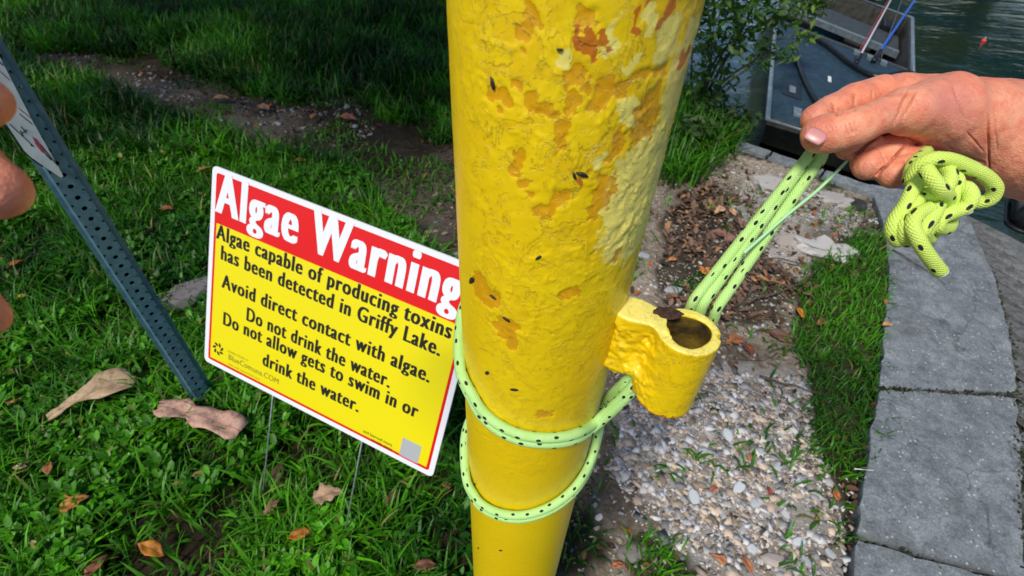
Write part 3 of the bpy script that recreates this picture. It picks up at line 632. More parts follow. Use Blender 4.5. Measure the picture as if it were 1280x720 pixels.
leaf(1107, 376, .030, rad(60), (.50, .14, .06), 'plain', 'tiny red brown leaf at the edge of the upper concrete slab', .012, z=.02)
leaf(975, 420, .10, rad(-35), (.14, .07, .05), 'plain', 'very dark leaf on the dirt right of the pipe socket', .015)
leaf(918, 425, .085, rad(25), (.34, .13, .05), 'oak', 'rust coloured leaf on the ground just right of the pipe socket', .02)
leaf(936, 436, .060, rad(110), (.26, .07, .03), 'plain', 'dark red leaf overlapping the dirt right of the pipe socket', .02)
leaf(850, 372, .095, rad(-20), (.22, .11, .065), 'torn', 'dull brown leaf partly behind the rim of the pipe socket', .02)
leaf(892, 611, .032, rad(30), (.44, .14, .07), 'plain', 'small rust red leaf in the middle of the white gravel', .008)
leaf(938, 571, .026, rad(50), (.52, .22, .10), 'plain', 'tiny orange leaf higher up on the white gravel', .008)
leaf(962, 613, .028, rad(85), (.34, .07, .05), 'plain', 'small dark red leaf at the right of the white gravel', .008)
leaf(898, 697, .044, rad(-25), (.50, .20, .08), 'fan', 'orange brown leaf with a stalk at the bottom of the gravel', .012)
leaf(935, 705, .044, rad(105), (.46, .17, .07), 'plain', 'rust leaf standing beside another at the bottom of the gravel', .012)
leaf(772, 706, .034, rad(15), (.46, .15, .06), 'plain', 'rust leaf on the gravel near the base of the pole', .01)
leaf(1046, 618, .040, rad(80), (.46, .14, .05), 'plain', 'orange red leaf in the bare soil below the grass verge', .01)
leaf(1092, 534, .026, rad(80), (.52, .12, .07), 'plain', 'small red leaf against the edge of the lower concrete slab', .014)
leaf(150, 560, .040, rad(30), (.24, .15, .08), 'oak', 'small brown leaf in the grass between the two large tan leaves', .01)
leaf(70, 486, .050, rad(-40), (.20, .10, .05), 'plain', 'dark leaf in the grass left of the tan curled leaf', .01)
leaf(490, 622, .050, rad(60), (.16, .06, .035), 'plain', 'dark red leaf in shade beside the right stake of the sign', .02)
leaf(530, 706, .055, rad(10), (.18, .07, .04), 'plain', 'dark brown leaf in the grass by the foot of the pole', .02)
leaf(560, 606, .045, rad(75), (.24, .13, .05), 'plain', 'brown leaf in grass under the lower right corner of the sign', .02)
leaf(16, 500, .050, rad(15), (.30, .14, .05), 'plain', 'orange brown leaf at the left edge above the cream leaf', .02)

# larger stones of the gravel (pieces one can pick out)
def stone(px, py, s, c, label, sx=1.0, rot=0.0, group='larger pale stones in the white gravel'):
    big = s > .09 and c[0] > .4; c = tuple(q_*.8 for q_ in c) if big else c
    bm = bmesh.new(); bmesh.ops.create_icosphere(bm, subdivisions=3 if big else 2, radius=1)
    for v_ in bm.verts:
        k = 1+(.55 if big else .28)*(fbm(np.array(v_.co.x*(2.6 if big else 1.7)+px), np.array(v_.co.y*(2.6 if big else 1.7)+v_.co.z*2.1+py), 2)-.5)*2
        v_.co = Vector((v_.co.x*k*sx, v_.co.y*k*.75, max(-.4, min(.38, v_.co.z*k*.6))))*s*.5
    me = bpy.data.meshes.new('stone'); bm.to_mesh(me); bm.free(); vcol(me, 'tint', np.repeat([c], len(me.vertices), 0))
    o = link('stone', me, M['stone'], None, False); p = G(px, py, 0); z = float(gz(p[0:1], p[1:2])[0]); o.location = (p[0], p[1], z+s*(-.03 if big else .12)); o.rotation_euler = (random.uniform(-.3, .3)*(.3 if big else 1), random.uniform(-.3, .3)*(.3 if big else 1), rot)
    return tag(o, label, 'stone', group)
stone(912, 540, .042, (.50, .54, .57), 'long pale grey stone standing out near the top of the gravel', 1.0, 1.9)
stone(925, 608, .038, (.52, .55, .58), 'pale diamond shaped stone in the centre of the gravel', 1.1, .8)
stone(870, 618, .036, (.46, .48, .52), 'bluish grey stone left of the rust red leaf on the gravel', 1.2, 1.7)
stone(945, 627, .036, (.44, .46, .49), 'grey upright stone between the two red leaves on the gravel', .8, 1.6)
stone(968, 698, .046, (.42, .36, .33), 'broad pinkish grey stone at the bottom of the gravel', 1.3, -.1)
stone(942, 684, .032, (.50, .53, .56), 'rounded pale stone just above the rust leaves at the bottom of the gravel', 1, .2)
stone(895, 669, .018, (.70, .68, .62), 'small cream pebble left of the leaf with a stalk', 1.2, -.3)
stone(838, 578, .017, (.68, .66, .60), 'small cream pebble on the tan dirt left of the gravel', 1.1, .4)
stone(790, 690, .060, (.20, .18, .17), 'dark flat stone beside the pole at the bottom of the photo', 1.2, .2)
stone(750, 643, .022, (.66, .66, .64), 'small white pebble at the right edge of the pole near its foot', 1, .5)
stone(240, 368, .16, (.14, .13, .14), 'dark grey rock in the grass between steel post and warning sign', 1.5, .6, None)
stone(436, 248, .15, (.045, .035, .03), 'dark rounded rock in the grass above the warning sign', 1.2, .2, None)
stone(843, 360, .06, (.36, .36, .37), 'grey stone on the dirt beside the pole above the pipe socket', 1.2, .3, None)
stone(805, 318, .05, (.34, .34, .36), 'grey stone half hidden by the right edge of the pole', 1.2, -.4, None)
stone(975, 236, .20, (.52, .49, .47), 'flat pale slab of broken concrete nearest the shore kerb', 1.4, -.6, 'broken pale concrete pieces by the shore')
stone(1040, 250, .13, (.46, .43, .41), 'pale broken concrete piece beside the thin taut cord', 1.3, -.4, 'broken pale concrete pieces by the shore')
stone(1030, 312, .17, (.60, .58, .56), 'whitish broken concrete piece against the top of the grass verge', 1.4, -.2, 'broken pale concrete pieces by the shore')
stone(985, 300, .10, (.48, .42, .38), 'tan broken concrete lump between the rope and the whitish piece', 1.2, .5, 'broken pale concrete pieces by the shore')
for k, (a, b, s) in enumerate([(880, 560, .022), (900, 585, .020), (955, 560, .022), (975, 580, .026), (985, 640, .024), (1000, 675, .030), (905, 640, .022), (860, 650, .020), (930, 660, .022), (1010, 700, .028), (850, 590, .016), (980, 540, .02), (890, 530, .018), (1000, 600, .02), (1040, 690, .026)]):
    stone(a, b, s, tuple(np.array((.46, .48, .51))*random.uniform(.8, 1.15)), 'angular pale grey stone chip lying in the white gravel', 1.2, k*1.3, 'angular stone chips in the white gravel')

def twig(px0, py0, px1, py1, r, label, c='twig', z=.015, side=0.0, name='twig', cat='twig'):
    a, b = G(px0, py0, z), G(px1, py1, z); P = [a+(b-a)*t+np.array([random.uniform(-.008, .008), random.uniform(-.008, .008), random.uniform(0, .006)])*(0 < t < 1)*(name == 'twig') for t in np.linspace(0, 1, 6)]
    V1 = tube(catmull(P, 4), np.linspace(r, r*.5, 21), 6); o = link(name, V1, M[c]); return tag(o, label, cat)
twig(1116, 312, 1182, 356, .0028, 'thin dark bent twig lying on the upper concrete slab', z=.018)
twig(935, 378, 1008, 352, .0055, 'dark stick lying on the dirt between rope and grass verge')
twig(1068, 586, 1092, 588, .0016, 'short white straw at the left edge of the lower concrete slab', 'plastic_white', z=.03, name='straw', cat='straw')
twig(950, 470, 1015, 490, .004, 'thin grey root on the dirt below the brown leaf')
twig(1000, 330, 930, 318, .003, 'thin dry stick on the dirt right of the taut rope')
# round cap in the dirt
cp = G(1070, 258); bm = bmesh.new()
bmesh.ops.create_cone(bm, cap_ends=True, segments=28, radius1=.045, radius2=.040, depth=.02); bmesh.ops.create_cone(bm, cap_ends=True, segments=20, radius1=.022, radius2=.018, depth=.034)
me = bpy.data.meshes.new('cap'); bm.to_mesh(me); bm.free(); o = link('survey_cap', me, M['hull'], None, False); o.location = (cp[0], cp[1], .012); tag(o, 'small round grey cap set in the dirt between the taut rope and the coil', 'cap')

# ================================================================ THE YELLOW POLE
def cyl_hit(px, py, r):                                    # ray against the pole's cylinder
    d_ = ray(px, py); o_ = -POLE_C; a = d_[0]**2+d_[1]**2; b = 2*(d_[0]*o_[0]+d_[1]*o_[1]); c_ = o_.dot(o_)-r*r; D_ = b*b-4*a*c_
    t = (-b-math.sqrt(D_))/(2*a) if D_ >= 0 else -b/(2*a)
    p = np.array([d_[0]*t, d_[1]*t, CAM_H+d_[2]*t]); th = math.atan2(p[0]-POLE_C[0], -(p[1]-POLE_C[1])); return th, p[2]     # theta 0 faces the camera side
pole = empty('bollard', (*POLE_C, 0), 'thick flaking yellow steel pole with a pipe socket welded to its side', 'pole')
zs = np.r_[np.arange(-.15, .55, .0025), np.arange(.55, 1.42, .0011)]; nt_ = 340; th = np.arange(nt_)*2*math.pi/nt_-math.pi
TH, ZZ = np.meshgrid(th, zs); AR = TH*POLE_R
ORANGE = [(687, 140, 20, 12), (705, 165, 12, 22), (715, 130, 14, 14), (668, 125, 12, 20), (720, 100, 20, 12), (752, 118, 14, 26), (776, 108, 14, 14), (812, 140, 14, 26), (805, 165, 12, 12), (818, 95, 22, 8), (625, 122, 14, 14), (645, 205, 6, 24), (660, 235, 12, 10),
          (682, 262, 16, 12), (700, 250, 12, 10), (752, 250, 15, 18), (762, 225, 10, 12), (740, 265, 14, 8), (714, 368, 14, 9), (632, 412, 17, 15), (638, 425, 10, 12), (600, 360, 12, 20), (612, 375, 14, 10), (770, 322, 6, 8), (828, 90, 8, 12), (738, 22, 16, 26), (668, 28, 12, 20), (678, 518, 10, 6), (770, 180, 10, 20), (655, 50, 8, 14), (650, 100, 8, 10)]
RED = [(735, 60, 14, 10), (727, 48, 8, 8), (745, 52, 7, 14), (795, 24, 6, 22), (838, 16, 7, 15), (760, 44, 6, 10), (826, 36, 6, 8), (723, 232, 4, 7), (856, 70, 4, 10), (812, 4, 4, 10)]
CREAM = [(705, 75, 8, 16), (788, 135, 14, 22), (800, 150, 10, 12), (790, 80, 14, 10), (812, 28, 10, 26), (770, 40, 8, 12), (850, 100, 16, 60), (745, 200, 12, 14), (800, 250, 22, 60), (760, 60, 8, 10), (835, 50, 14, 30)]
WX = ((fbm(AR*150+3, ZZ*150, 4)-.5)*.011+(fbm(AR*500+3, ZZ*500, 2)-.5)*.003)/POLE_R; WZ = (fbm(AR*150+77, ZZ*150+31, 4)-.5)*.013+(fbm(AR*500+50, ZZ*500, 2)-.5)*.003
def field(L):
    f = np.zeros_like(TH)
    for (a, b, ra_, rb_) in L:
        t0, z0 = cyl_hit(a, b, POLE_R); t1, _ = cyl_hit(a+ra_, b, POLE_R); _, z1 = cyl_hit(a, b+rb_, POLE_R)
        q = np.abs((TH+WX-t0)/max(.01, abs(t1-t0)))**2.6+np.abs((ZZ+WZ-z0)/max(.001, abs(z1-z0)))**2.6; f = np.maximum(f, 1.12-.80*q)
    return np.clip(f, 0, 1.1)
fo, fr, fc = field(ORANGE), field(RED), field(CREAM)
up_ = np.clip((ZZ-.75)/.45, 0, 1)*np.clip((TH+1.3)*1.3, .25, 1)     # flaking is heavier high up
n1 = fbm(AR*95+5, ZZ*80, 4); n2 = fbm(AR*260, ZZ*230, 3); n3 = fbm(AR*45+9, ZZ*30+4, 4)
lay = 1/(1+np.exp(-(n1-.50)*55)); lay2 = 1/(1+np.exp(-(fbm(AR*130+9, ZZ*85+4, 5)-.60)*60))
disp = -.00026*lay*(.04+.9*up_)-.00035*lay2*(.06+.9*up_)+(n2-.5)*.00022*(.05+.6*up_)-.0005*np.clip(fo, 0, 1)
edge = np.exp(-((n1-.50)/.018)**2)*.0005*(.1+up_); disp += edge*(fbm(AR*40, ZZ*40+3, 2) > .5)
disp += .0011*np.exp(-((ZZ-1.137)/.02)**2)*np.exp(-((TH-.75)/.35)**2)*(n2*2)
RR = POLE_R+disp; V = np.stack([POLE_C[0]+np.sin(TH)*RR, POLE_C[1]-np.cos(TH)*RR, ZZ], -1).reshape(-1, 3)
nz_ = len(zs); ii = np.arange(nz_*nt_).reshape(nz_, nt_); jj = np.roll(ii, -1, 1)
F = np.stack([ii[:-1], jj[:-1], jj[1:], ii[1:]], -1).reshape(-1, 4); me = fastmesh(V, F, 'tube')
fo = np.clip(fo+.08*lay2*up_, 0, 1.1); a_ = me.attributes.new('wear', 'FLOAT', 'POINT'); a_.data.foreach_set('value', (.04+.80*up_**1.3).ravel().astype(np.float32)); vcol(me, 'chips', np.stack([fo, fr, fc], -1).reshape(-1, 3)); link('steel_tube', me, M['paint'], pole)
bm = bmesh.new(); bmesh.ops.create_cone(bm, cap_ends=True, segments=48, radius1=POLE_R+.004, radius2=POLE_R-.006, depth=.02); me = bpy.data.meshes.new('cap'); bm.to_mesh(me); bm.free()
o = link('cap', me, M['paint'], pole); o.location = (0, 0, 1.425); o.matrix_parent_inverse = Matrix()
for (a, b, l, r_) in [(728, 218, .0030, .4), (718, 220, .0020, 1.2), (616, 104, .0028, 1.3), (590, 350, .0042, 2.2), (616, 371, .0022, .2), (633, 399, .0030, .4), (609, 466, .0034, 2.1), (643, 487, .0034, -.4), (673, 322, .0022, 2.3), (598, 685, .0034, 2.0), (626, 688, .0030, 2.2), (594, 605, .0026, 2), (700, 62, .0014, 0), (588, 352, .002, 1.5)]:
    t0, z0 = cyl_hit(a, b, POLE_R); bm = bmesh.new(); bmesh.ops.create_icosphere(bm, subdivisions=2, radius=1)
    R3 = Matrix.Rotation(r_, 3, 'Y')
    for v_ in bm.verts: v_.co = R3 @ Vector((v_.co.x*l*(1+.3*random.uniform(-1, 1)), v_.co.y*.0007, v_.co.z*l*.42))
    bmesh.ops.rotate(bm, verts=bm.verts[:], cent=(0, 0, 0), matrix=Matrix.Rotation(t0, 3, 'Z'))
    bmesh.ops.translate(bm, verts=bm.verts[:], vec=(POLE_C[0]+math.sin(t0)*(POLE_R+.0002), POLE_C[1]-math.cos(t0)*(POLE_R+.0002), z0))
    me = bpy.data.meshes.new('fleck'); bm.to_mesh(me); bm.free(); link('dark_fleck', me, M['fleck'], pole)

# pipe socket welded to the pole
ang_s = rad(14); SR, SI = .0207, .0143
rs = ray(861, 413); rs2 = rs[:2]/np.linalg.norm(rs[:2]); off = .060+.0165+SR
bq = rs2.dot(POLE_C); tq = bq-math.sqrt(max(0, bq*bq-(POLE_C.dot(POLE_C)-off*off))) if bq*bq > (POLE_C.dot(POLE_C)-off*off) else bq
SC = rs2*tq; SZ = CAM_H+rs[2]*(tq/np.linalg.norm(rs[:2])); SLEN = .070
print('socket', SC, SZ)
sdir = SC-POLE_C; sdir /= np.linalg.norm(sdir); sperp = np.array([-sdir[1], sdir[0]])
def n3d(x, y, z, f): return (fbm(x*f+z*f*.61, y*f-z*f*.53, 3)+fbm(z*f+7+y*f*.4, x*f+3, 3))*.5-.5
def sock(P):
    x, y, z = P[..., 0]-SC[0], P[..., 1]-SC[1], P[..., 2]-SZ
    nz = .0075*n3d(x+5, y+5, z+5, 130.)+.0036*n3d(x+9, y+5, z+5, 380.)
    r_ = np.hypot(x, y); outer = np.maximum(r_-SR+.04*np.minimum(0, z+.06), np.maximum(z, -z-SLEN))
    lx = x*sdir[0]+y*sdir[1]; ly = x*sperp[0]+y*sperp[1]
    neck = np.maximum(np.maximum(np.abs(ly)-(.0088+.003*np.sin(z*70)), np.abs(lx+.024)-.022), np.maximum(z-.0015, -z-.050))
    d_ = smin(outer, neck, .005)
    w1 = np.linalg.norm(np.stack([lx+.038, ly, np.maximum(np.abs(z+.028)-.022, 0)], -1), axis=-1)-.0115; d_ = smin(d_, w1, .008)
    lump = np.linalg.norm(np.stack([lx+.014, ly+.002, (z+.048)*.8], -1), axis=-1)-.009; d_ = smin(d_, lump, .012)
    wl = .14+.86*np.clip((-lx-.002)/.016, 0, 1); d_ = d_+nz*wl*np.clip((-z-.002)/.008, 0, 1)
    d_ = np.maximum(d_, z-.0015+.0018*n3d(x+2, y+2, z*0, 90.))
    hole = np.maximum(r_-SI-.0009*np.sin(np.arctan2(y, x)*3+1), np.abs(z)-(SLEN+.03))
    notch = np.linalg.norm(np.stack([x-SR*.98, y+.004, z*1.0], -1), axis=-1)-.0028; d_ = np.maximum(d_, -notch)
    notch2 = np.linalg.norm(np.stack([x+SR*.62, y-SR*.62, z], -1), axis=-1)-.0045; d_ = np.maximum(d_, -notch2)
    return np.maximum(d_, -hole)
V, F = nets(sock, (SC[0]-.085, SC[1]-.05, SZ-.09), (SC[0]+.03, SC[1]+.075, SZ+.006), .0011)
keep = np.hypot(V[:, 0]-POLE_C[0], V[:, 1]-POLE_C[1]) > POLE_R-.004; F = F[keep[F].all(1)]
me = fastmesh(V, F, 'socket'); rr_ = np.hypot(V[:, 0]-SC[0], V[:, 1]-SC[1]); zz = V[:, 2]-SZ
top = np.clip((zz+.0012)/.0012, 0, 1)*(rr_ > SI); rust = ((rr_ < SI+.0006)*.30+np.clip((-.062-zz)/.006, 0, 1)*.62)
nck = np.clip(1-np.hypot(V[:, 0]-(SC[0]-.016), V[:, 1]-(SC[1]+.02))/.014, 0, 1)*top
vcol(me, 'chips', np.stack([np.clip(.30*(top < .5), 0, 1), np.clip(rust, 0, 1), np.clip(top*.95, 0, 1)], -1)); a_ = me.attributes.new('wear', 'FLOAT', 'POINT'); a_.data.foreach_set('value', np.full(len(V), .55, np.float32)); sk_ = link('pipe_socket', me, M['paint'], pole); me.materials.append(M['dark_inside'])
fc_ = np.zeros(len(me.polygons)*3, np.float32); me.polygons.foreach_get('center', fc_); fc_ = fc_.reshape(-1, 3); me.polygons.foreach_set('material_index', ((np.hypot(fc_[:, 0]-SC[0], fc_[:, 1]-SC[1]) < SI+.0022) & (fc_[:, 2] < SZ-.0015)).astype(np.int32))
bm = bmesh.new(); bmesh.ops.create_icosphere(bm, subdivisions=3, radius=1)
for v_ in bm.verts:
    k = 1+.35*(float(vnoise(np.array(v_.co.x*3.+5), np.array(v_.co.y*3.+v_.co.z)))-.5); k *= 1+.5*(float(fbm(np.array(v_.co.x*4.+9), np.array(v_.co.y*4.+v_.co.z*3)))-.5); v_.co = Vector((v_.co.x*.0105*k, v_.co.y*.0060*k, v_.co.z*.0013*k))
bmesh.ops.translate(bm, verts=bm.verts[:], vec=(SC[0]-.012, SC[1]+SR*.68, SZ+.0008)); me = bpy.data.meshes.new('grime'); bm.to_mesh(me); bm.free()
link('grime', me, simple('dirt_clod', (.025, .014, .008), (.10, .045, .025), 260, .9, 1.0), sk_)

# ================================================================ THE ROPE
RR_ = .0042
rope = empty('rope', (*POLE_C, .66), 'pale green rope with black flecks wound round the yellow pole and pulled by hand', 'rope')
def ropepart(name, P, r=RR_, tone=0.0, seg=14, cap=True):
    me = tube(P, r, seg, cap); nv = len(me.vertices); vcol(me, 'tone', np.full((nv, 3), tone)); return link(name, me, M['rope'], rope)
UN = np.array([*(SC-sdir*.0205), SZ-.064]); UB = UN+np.array([*(SC/np.linalg.norm(SC)*.034), .006])
def wrap(pts, back, dz=0.0, dr=0.0, n=5, tail=()):
    """pts on the visible side (photo measurements on the cylinder), back: (theta, z) continued behind"""
    tz = [cyl_hit(a, b, POLE_R+RR_+dr) for a, b in pts]
    tz = [(t, z+dz) for t, z in tz]; tz = back[0]+tz+back[1]
    P = [(POLE_C[0]+math.sin(t)*(POLE_R+RR_+.0002+dr), POLE_C[1]-math.cos(t)*(POLE_R+RR_+.0002+dr), z) for t, z in tz]+[np.array(q_) for q_ in tail]; return catmull(P, n)
zu = cyl_hit(582, 462, POLE_R+RR_)[1]; zl = cyl_hit(588, 612, POLE_R+RR_)[1]
print('wrap z', zu, zl, cyl_hit(690, 548, POLE_R)[1], cyl_hit(650, 646, POLE_R)[1], cyl_hit(765, 520, POLE_R), cyl_hit(583, 470, POLE_R))
U = [(592, 495), (605, 515), (626, 532), (655, 544), (690, 547), (722, 541), (748, 524)]
Lw = [(593, 618), (603, 630), (622, 640), (648, 644), (676, 638), (702, 624), (724, 602), (742, 572)]
z0 = cyl_hit(592, 495, POLE_R+RR_)[1]; z1 = cyl_hit(748, 524, POLE_R+RR_)[1]; t0 = cyl_hit(592, 495, POLE_R+RR_)[0]; t1 = cyl_hit(748, 524, POLE_R+RR_)[0]
y0_, y1_ = cyl_hit(593, 618, POLE_R+RR_), cyl_hit(742, 572, POLE_R+RR_)
exitz = SZ-.062
ju = (1.75, exitz)
for k, (dz, dr) in enumerate(((0, 0), (-.0080, .0006))):
    ropepart('upper_wrap', wrap(U, ([(-3.0, z0+.052), (-2.4, z0+.045), (-1.9, z0+.032), (t0-.35, z0+.013)], []), dz, dr, tail=[UN+[0.001, 0, dz*.9], UB+[0, 0, dz*.5]]))
for k, (dz, dr) in enumerate(((0, 0), (-.0078, .0006))):
    ropepart('lower_wrap', wrap(Lw, ([(-3.0, y0_[1]+.04), (-2.3, y0_[1]+.035), (-1.8, y0_[1]+.025), (y0_[0]-.25, y0_[1]+.012)], [(y1_[0]+.2, y1_[1]+.034), (y1_[0]+.34, y1_[1]+.055)]), dz, dr+.001, tail=[UN+[-.004, .006, dz*.9-.006], UB+[-.004, 0, dz*.5-.004]]))
# from the wraps under the socket's neck, up behind the socket and on to the hand
pb = [np.array([POLE_C[0]+math.sin(t)*(POLE_R+RR_+.004), POLE_C[1]-math.cos(t)*(POLE_R+RR_+.004), z]) for t, z in ((1.55, exitz-.004),)]
HD = .335
sc_h = SC/np.linalg.norm(SC); PBK = np.array([*(SC+sc_h*(SR+.0052)), SZ-.002]); DBK = proj(PBK)[2][0]; print('ring back depth', DBK, proj(PBK))
def strand(px0, px1, o, tone):
    a = C(*px0, DBK+.001); b = C(*px1, HD)
    mid = np.array([POLE_C[0]+math.sin(2.0)*(POLE_R+.009), POLE_C[1]-math.cos(2.0)*(POLE_R+.009), exitz+.006])
    aw = np.array([*sc_h, 0]); P = [UB+[0, 0, o], UB+[0, 0, o], UB+np.array([.004, .002, .002+o]), a+aw*.004+np.array([-.002, 0, -.022]), a]
    n = 7
    for k in range(1, n+1):
        t = k/n; p = a+(b-a)*t; P.append(p)
    return P
_b0 = SC
S1 = strand((880, 378), (1013, 192), 0, 0); S2 = strand((897, 384), (1027, 196), .003, 0); S3 = strand((868, 374), (1009, 197), -.003, 0)
for P in (S1, S2, S3): ropepart('taut_strand', catmull(P[2:]+[C(1030, 168, .338)], 6), RR_*.88, .15)
link('thin_cord', tube(catmull([C(930, 316, .333), C(946, 302, .334), C(985, 268, .336), C(1025, 235, .338), C(1068, 192, .340), C(1075, 183, .342)], 6), .0011, 8), flat('thin_mint_cord', (.42, .74, .42)), rope)
# loose bundle hanging from the fist
q = lambda x, y, d_=.286: C(1080+x/4.235, 180+y/4.235, d_)
bund = [
 [q(330, 40, .32), q(262, 110, .300), q(246, 190, .290), q(290, 115, .283), q(370, 78, .279), q(460, 84, .279), q(570, 128, .281), q(655, 180, .284), q(694, 235, .287), q(668, 290, .291), q(600, 308, .295), q(530, 292, .299), q(480, 262, .302)],
 [q(322, 125, .273), q(360, 180, .271), q(410, 240, .272), q(446, 285, .280), q(420, 330, .288), q(385, 375, .284), q(350, 430, .281), q(322, 480, .286), q(345, 495, .294), q(380, 420, .299)],
 [q(300, 175, .286), q(262, 235, .284), q(215, 330, .283), q(165, 400, .284), q(150, 465, .286), q(180, 512, .290), q(203, 455, .295), q(215, 390, .297)],
 [q(470, 150, .285), q(492, 205, .284), q(468, 262, .283), q(470, 320, .286), q(440, 350, .293)],
 [q(335, 255, .288), q(280, 300, .284), q(240, 365, .282), q(212, 430, .281), q(207, 490, .285), q(232, 512, .292), q(255, 460, .297)],
 [q(490, 248, .288), q(540, 232, .281), q(568, 278, .278), q(540, 330, .279), q(470, 362, .281), q(410, 392, .281), q(392, 436, .283), q(436, 446, .290), q(462, 405, .295)],
 [q(350, 340, .280), q(285, 370, .277), q(258, 425, .276), q(285, 500, .276), q(325, 570, .278), q(365, 625, .281), q(402, 672, .284)],
 [q(420, 110, .284), q(455, 160, .279), q(440, 220, .277), q(390, 262, .279), q(330, 268, .283), q(290, 300, .288)],
 [q(400, 300, .284), q(372, 370, .279), q(322, 440, .277), q(300, 480, .280)]]
for i, P in enumerate(bund): ropepart('bundle_loop' if i != 6 else 'rope_end', catmull(P, 8), .0039, 1.0)
e_ = np.array(q(402, 672, .286)); me = tube([q(398, 664, .286), q(408, 684, .2865), q(412, 690, .287)], [.0041, .0039, .002], 12); link('melted_tip', me, flat('melted_tip', (.62, .85, .55)), rope)
me = tube([q(545, 330, .29), q(545, 360, .291), q(540, 375, .292)], [.003, .0028, .001], 8); link('frayed_core', me, flat('frayed_core', (.72, .80, .78)), rope)

# ================================================================ HANDS
def handmesh(chains, palm, kf, kp, h, creases=(), pad=.006, dents=()):
    """chains: lists of (px, py, depth, radius_px) in camera measure -> capsules in the camera frame (metres)"""
    cv = lambda p: (np.array([(p[0]-640)/FPX*p[2], (p[1]-360)/FPX*p[2], p[2]]), p[3]/FPX*p[2])
    ch = [[cv(p) for p in c_] for c_ in chains]; pm = [[cv(p) for p in c_] for c_ in palm]
    allp = [p for c_ in ch+pm for p in c_]; lo = np.min([a-r for a, r in allp], 0)-pad; hi = np.max([a+r for a, r in allp], 0)+pad
    def fn(P):
        def chain(c_, k):
            d_ = None
            for (a, ra_), (b, rb_) in zip(c_[:-1], c_[1:]):
                e = capsule(P, a, b, ra_, rb_); d_ = e if d_ is None else smin(d_, e, k)
            return d_
        base = None
        for c_ in pm: e = chain(c_, .006); base = e if base is None else smin(base, e, kp)
        for c_, k in zip(ch, kf): base = smin(base, chain(c_, .0035), k) if base is not None else chain(c_, .0035)
        px_ = 640+FPX*P[..., 0]/P[..., 2]; py_ = 360+FPX*P[..., 1]/P[..., 2]
        for (x0, y0, x1, y1, dep, wd, dmax) in creases:
            dx, dy = x1-x0, y1-y0; t = np.clip(((px_-x0)*dx+(py_-y0)*dy)/(dx*dx+dy*dy), 0, 1)
            dd = np.hypot(px_-x0-t*dx, py_-y0-t*dy); fade = np.clip(4*t*(1-t)*1.3, 0, 1)**.5
            base = base+dep*np.exp(-(dd/wd)**2)*fade*(P[..., 2] < dmax)
        return base
    V, F = nets(fn, lo, hi, h); F = F[:, ::-1]             # the camera frame is mirrored against the world frame
    W = V @ ROT.T+np.array([0, 0, CAM_H]); return V, W, F
def build_hand(name, parent, H, flush=(), creases=(), lev=1):
    V, W, F = H; me = fastmesh(W, F, name)
    bm = bmesh.new(); bm.from_mesh(me); bmesh.ops.recalc_face_normals(bm, faces=bm.faces[:]); bmesh.ops.smooth_vert(bm, verts=bm.verts[:], factor=.5, use_axis_x=True, use_axis_y=True, use_axis_z=True); bm.to_mesh(me); bm.free()
    ob = bpy.data.objects.new('t', me); COL.objects.link(ob); sb = ob.modifiers.new('s', 'SUBSURF'); sb.levels = lev; sb.render_levels = lev; bpy.context.view_layer.update()
    me = bpy.data.meshes.new_from_object(ob.evaluated_get(bpy.context.evaluated_depsgraph_get())); bpy.data.objects.remove(ob)
    n = len(me.vertices); co = np.zeros(n*3, np.float32); no = np.zeros(n*3, np.float32); me.vertices.foreach_get('co', co); me.vertices.foreach_get('normal', no); co = co.reshape(-1, 3).astype(float); no = no.reshape(-1, 3)
    px_, py_, pz_ = proj(co); facing = np.clip(-((co-np.array([0, 0, CAM_H]))*no).sum(1)/np.linalg.norm(co, axis=1)*4, 0, 1); dsp = np.zeros(n); red = np.zeros(n)
    for (x0, y0, x1, y1, dep, wd, dmax) in creases:
        dx, dy = x1-x0, y1-y0; t = np.clip(((px_-x0)*dx+(py_-y0)*dy)/(dx*dx+dy*dy), 0, 1); jit = (fbm(px_*.12, py_*.12, 2)-.5)*2
        dd = np.hypot(px_-x0-t*dx+jit, py_-y0-t*dy+jit*.5); fade = np.clip(4*t*(1-t)*1.6, 0, 1)**.6; g_ = np.exp(-(dd/wd)**2)*fade*(pz_ < dmax)*facing
        dsp -= dep*g_; red = np.maximum(red, g_*min(.75, dep*330))
    s1 = co[:, 0]*1.0+co[:, 2]*.7; s2 = co[:, 1]-co[:, 2]*.6; dsp += (fbm(s1*260+9, s2*260+9, 4)-.5)*.0005+(fbm(s1*60+9, s2*60+3, 2)-.5)*.0022
    co = co+no*dsp[:, None]; me.vertices.foreach_set('co', co.astype(np.float32).ravel()); me.update()
    f = np.zeros(n)
    for (a, b, r_, s_) in flush: f = np.maximum(f, s_*np.exp(-((px_-a)**2+(py_-b)**2)/(r_*r_)))
    vcol(me, 'flush', np.c_[f, red, red*0]); return link(name, me, M['skin'], parent)  # second channel darkens creases and finger gaps, shade put into the skin colour
person = empty('person', (.1, -.25, 0), 'person pulling the green rope with a bare right hand, left fingertips at the left edge', 'person')
thumb = [(1026, 168, .3130, 23.5), (1042, 166, .3090, 23), (1056, 162, .3070, 21), (1072, 158, .3060, 21.5), (1090, 150, .3060, 19), (1110, 142, .3080, 20.5), (1136, 137, .3110, 29), (1180, 136, .3180, 44)]
index = [(1020, 149, .3290, 19), (1040, 139, .3330, 20), (1052, 134, .3350, 18.5), (1068, 127, .3360, 21), (1080, 124, .3380, 20), (1098, 119, .3390, 22), (1125, 120, .3420, 27), (1170, 132, .3500, 37)]
middle = [(1092, 181, .3310, 12), (1060, 183, .3370, 15.5), (1066, 178, .3500, 17), (1100, 158, .3620, 20), (1165, 150, .3650, 30)]
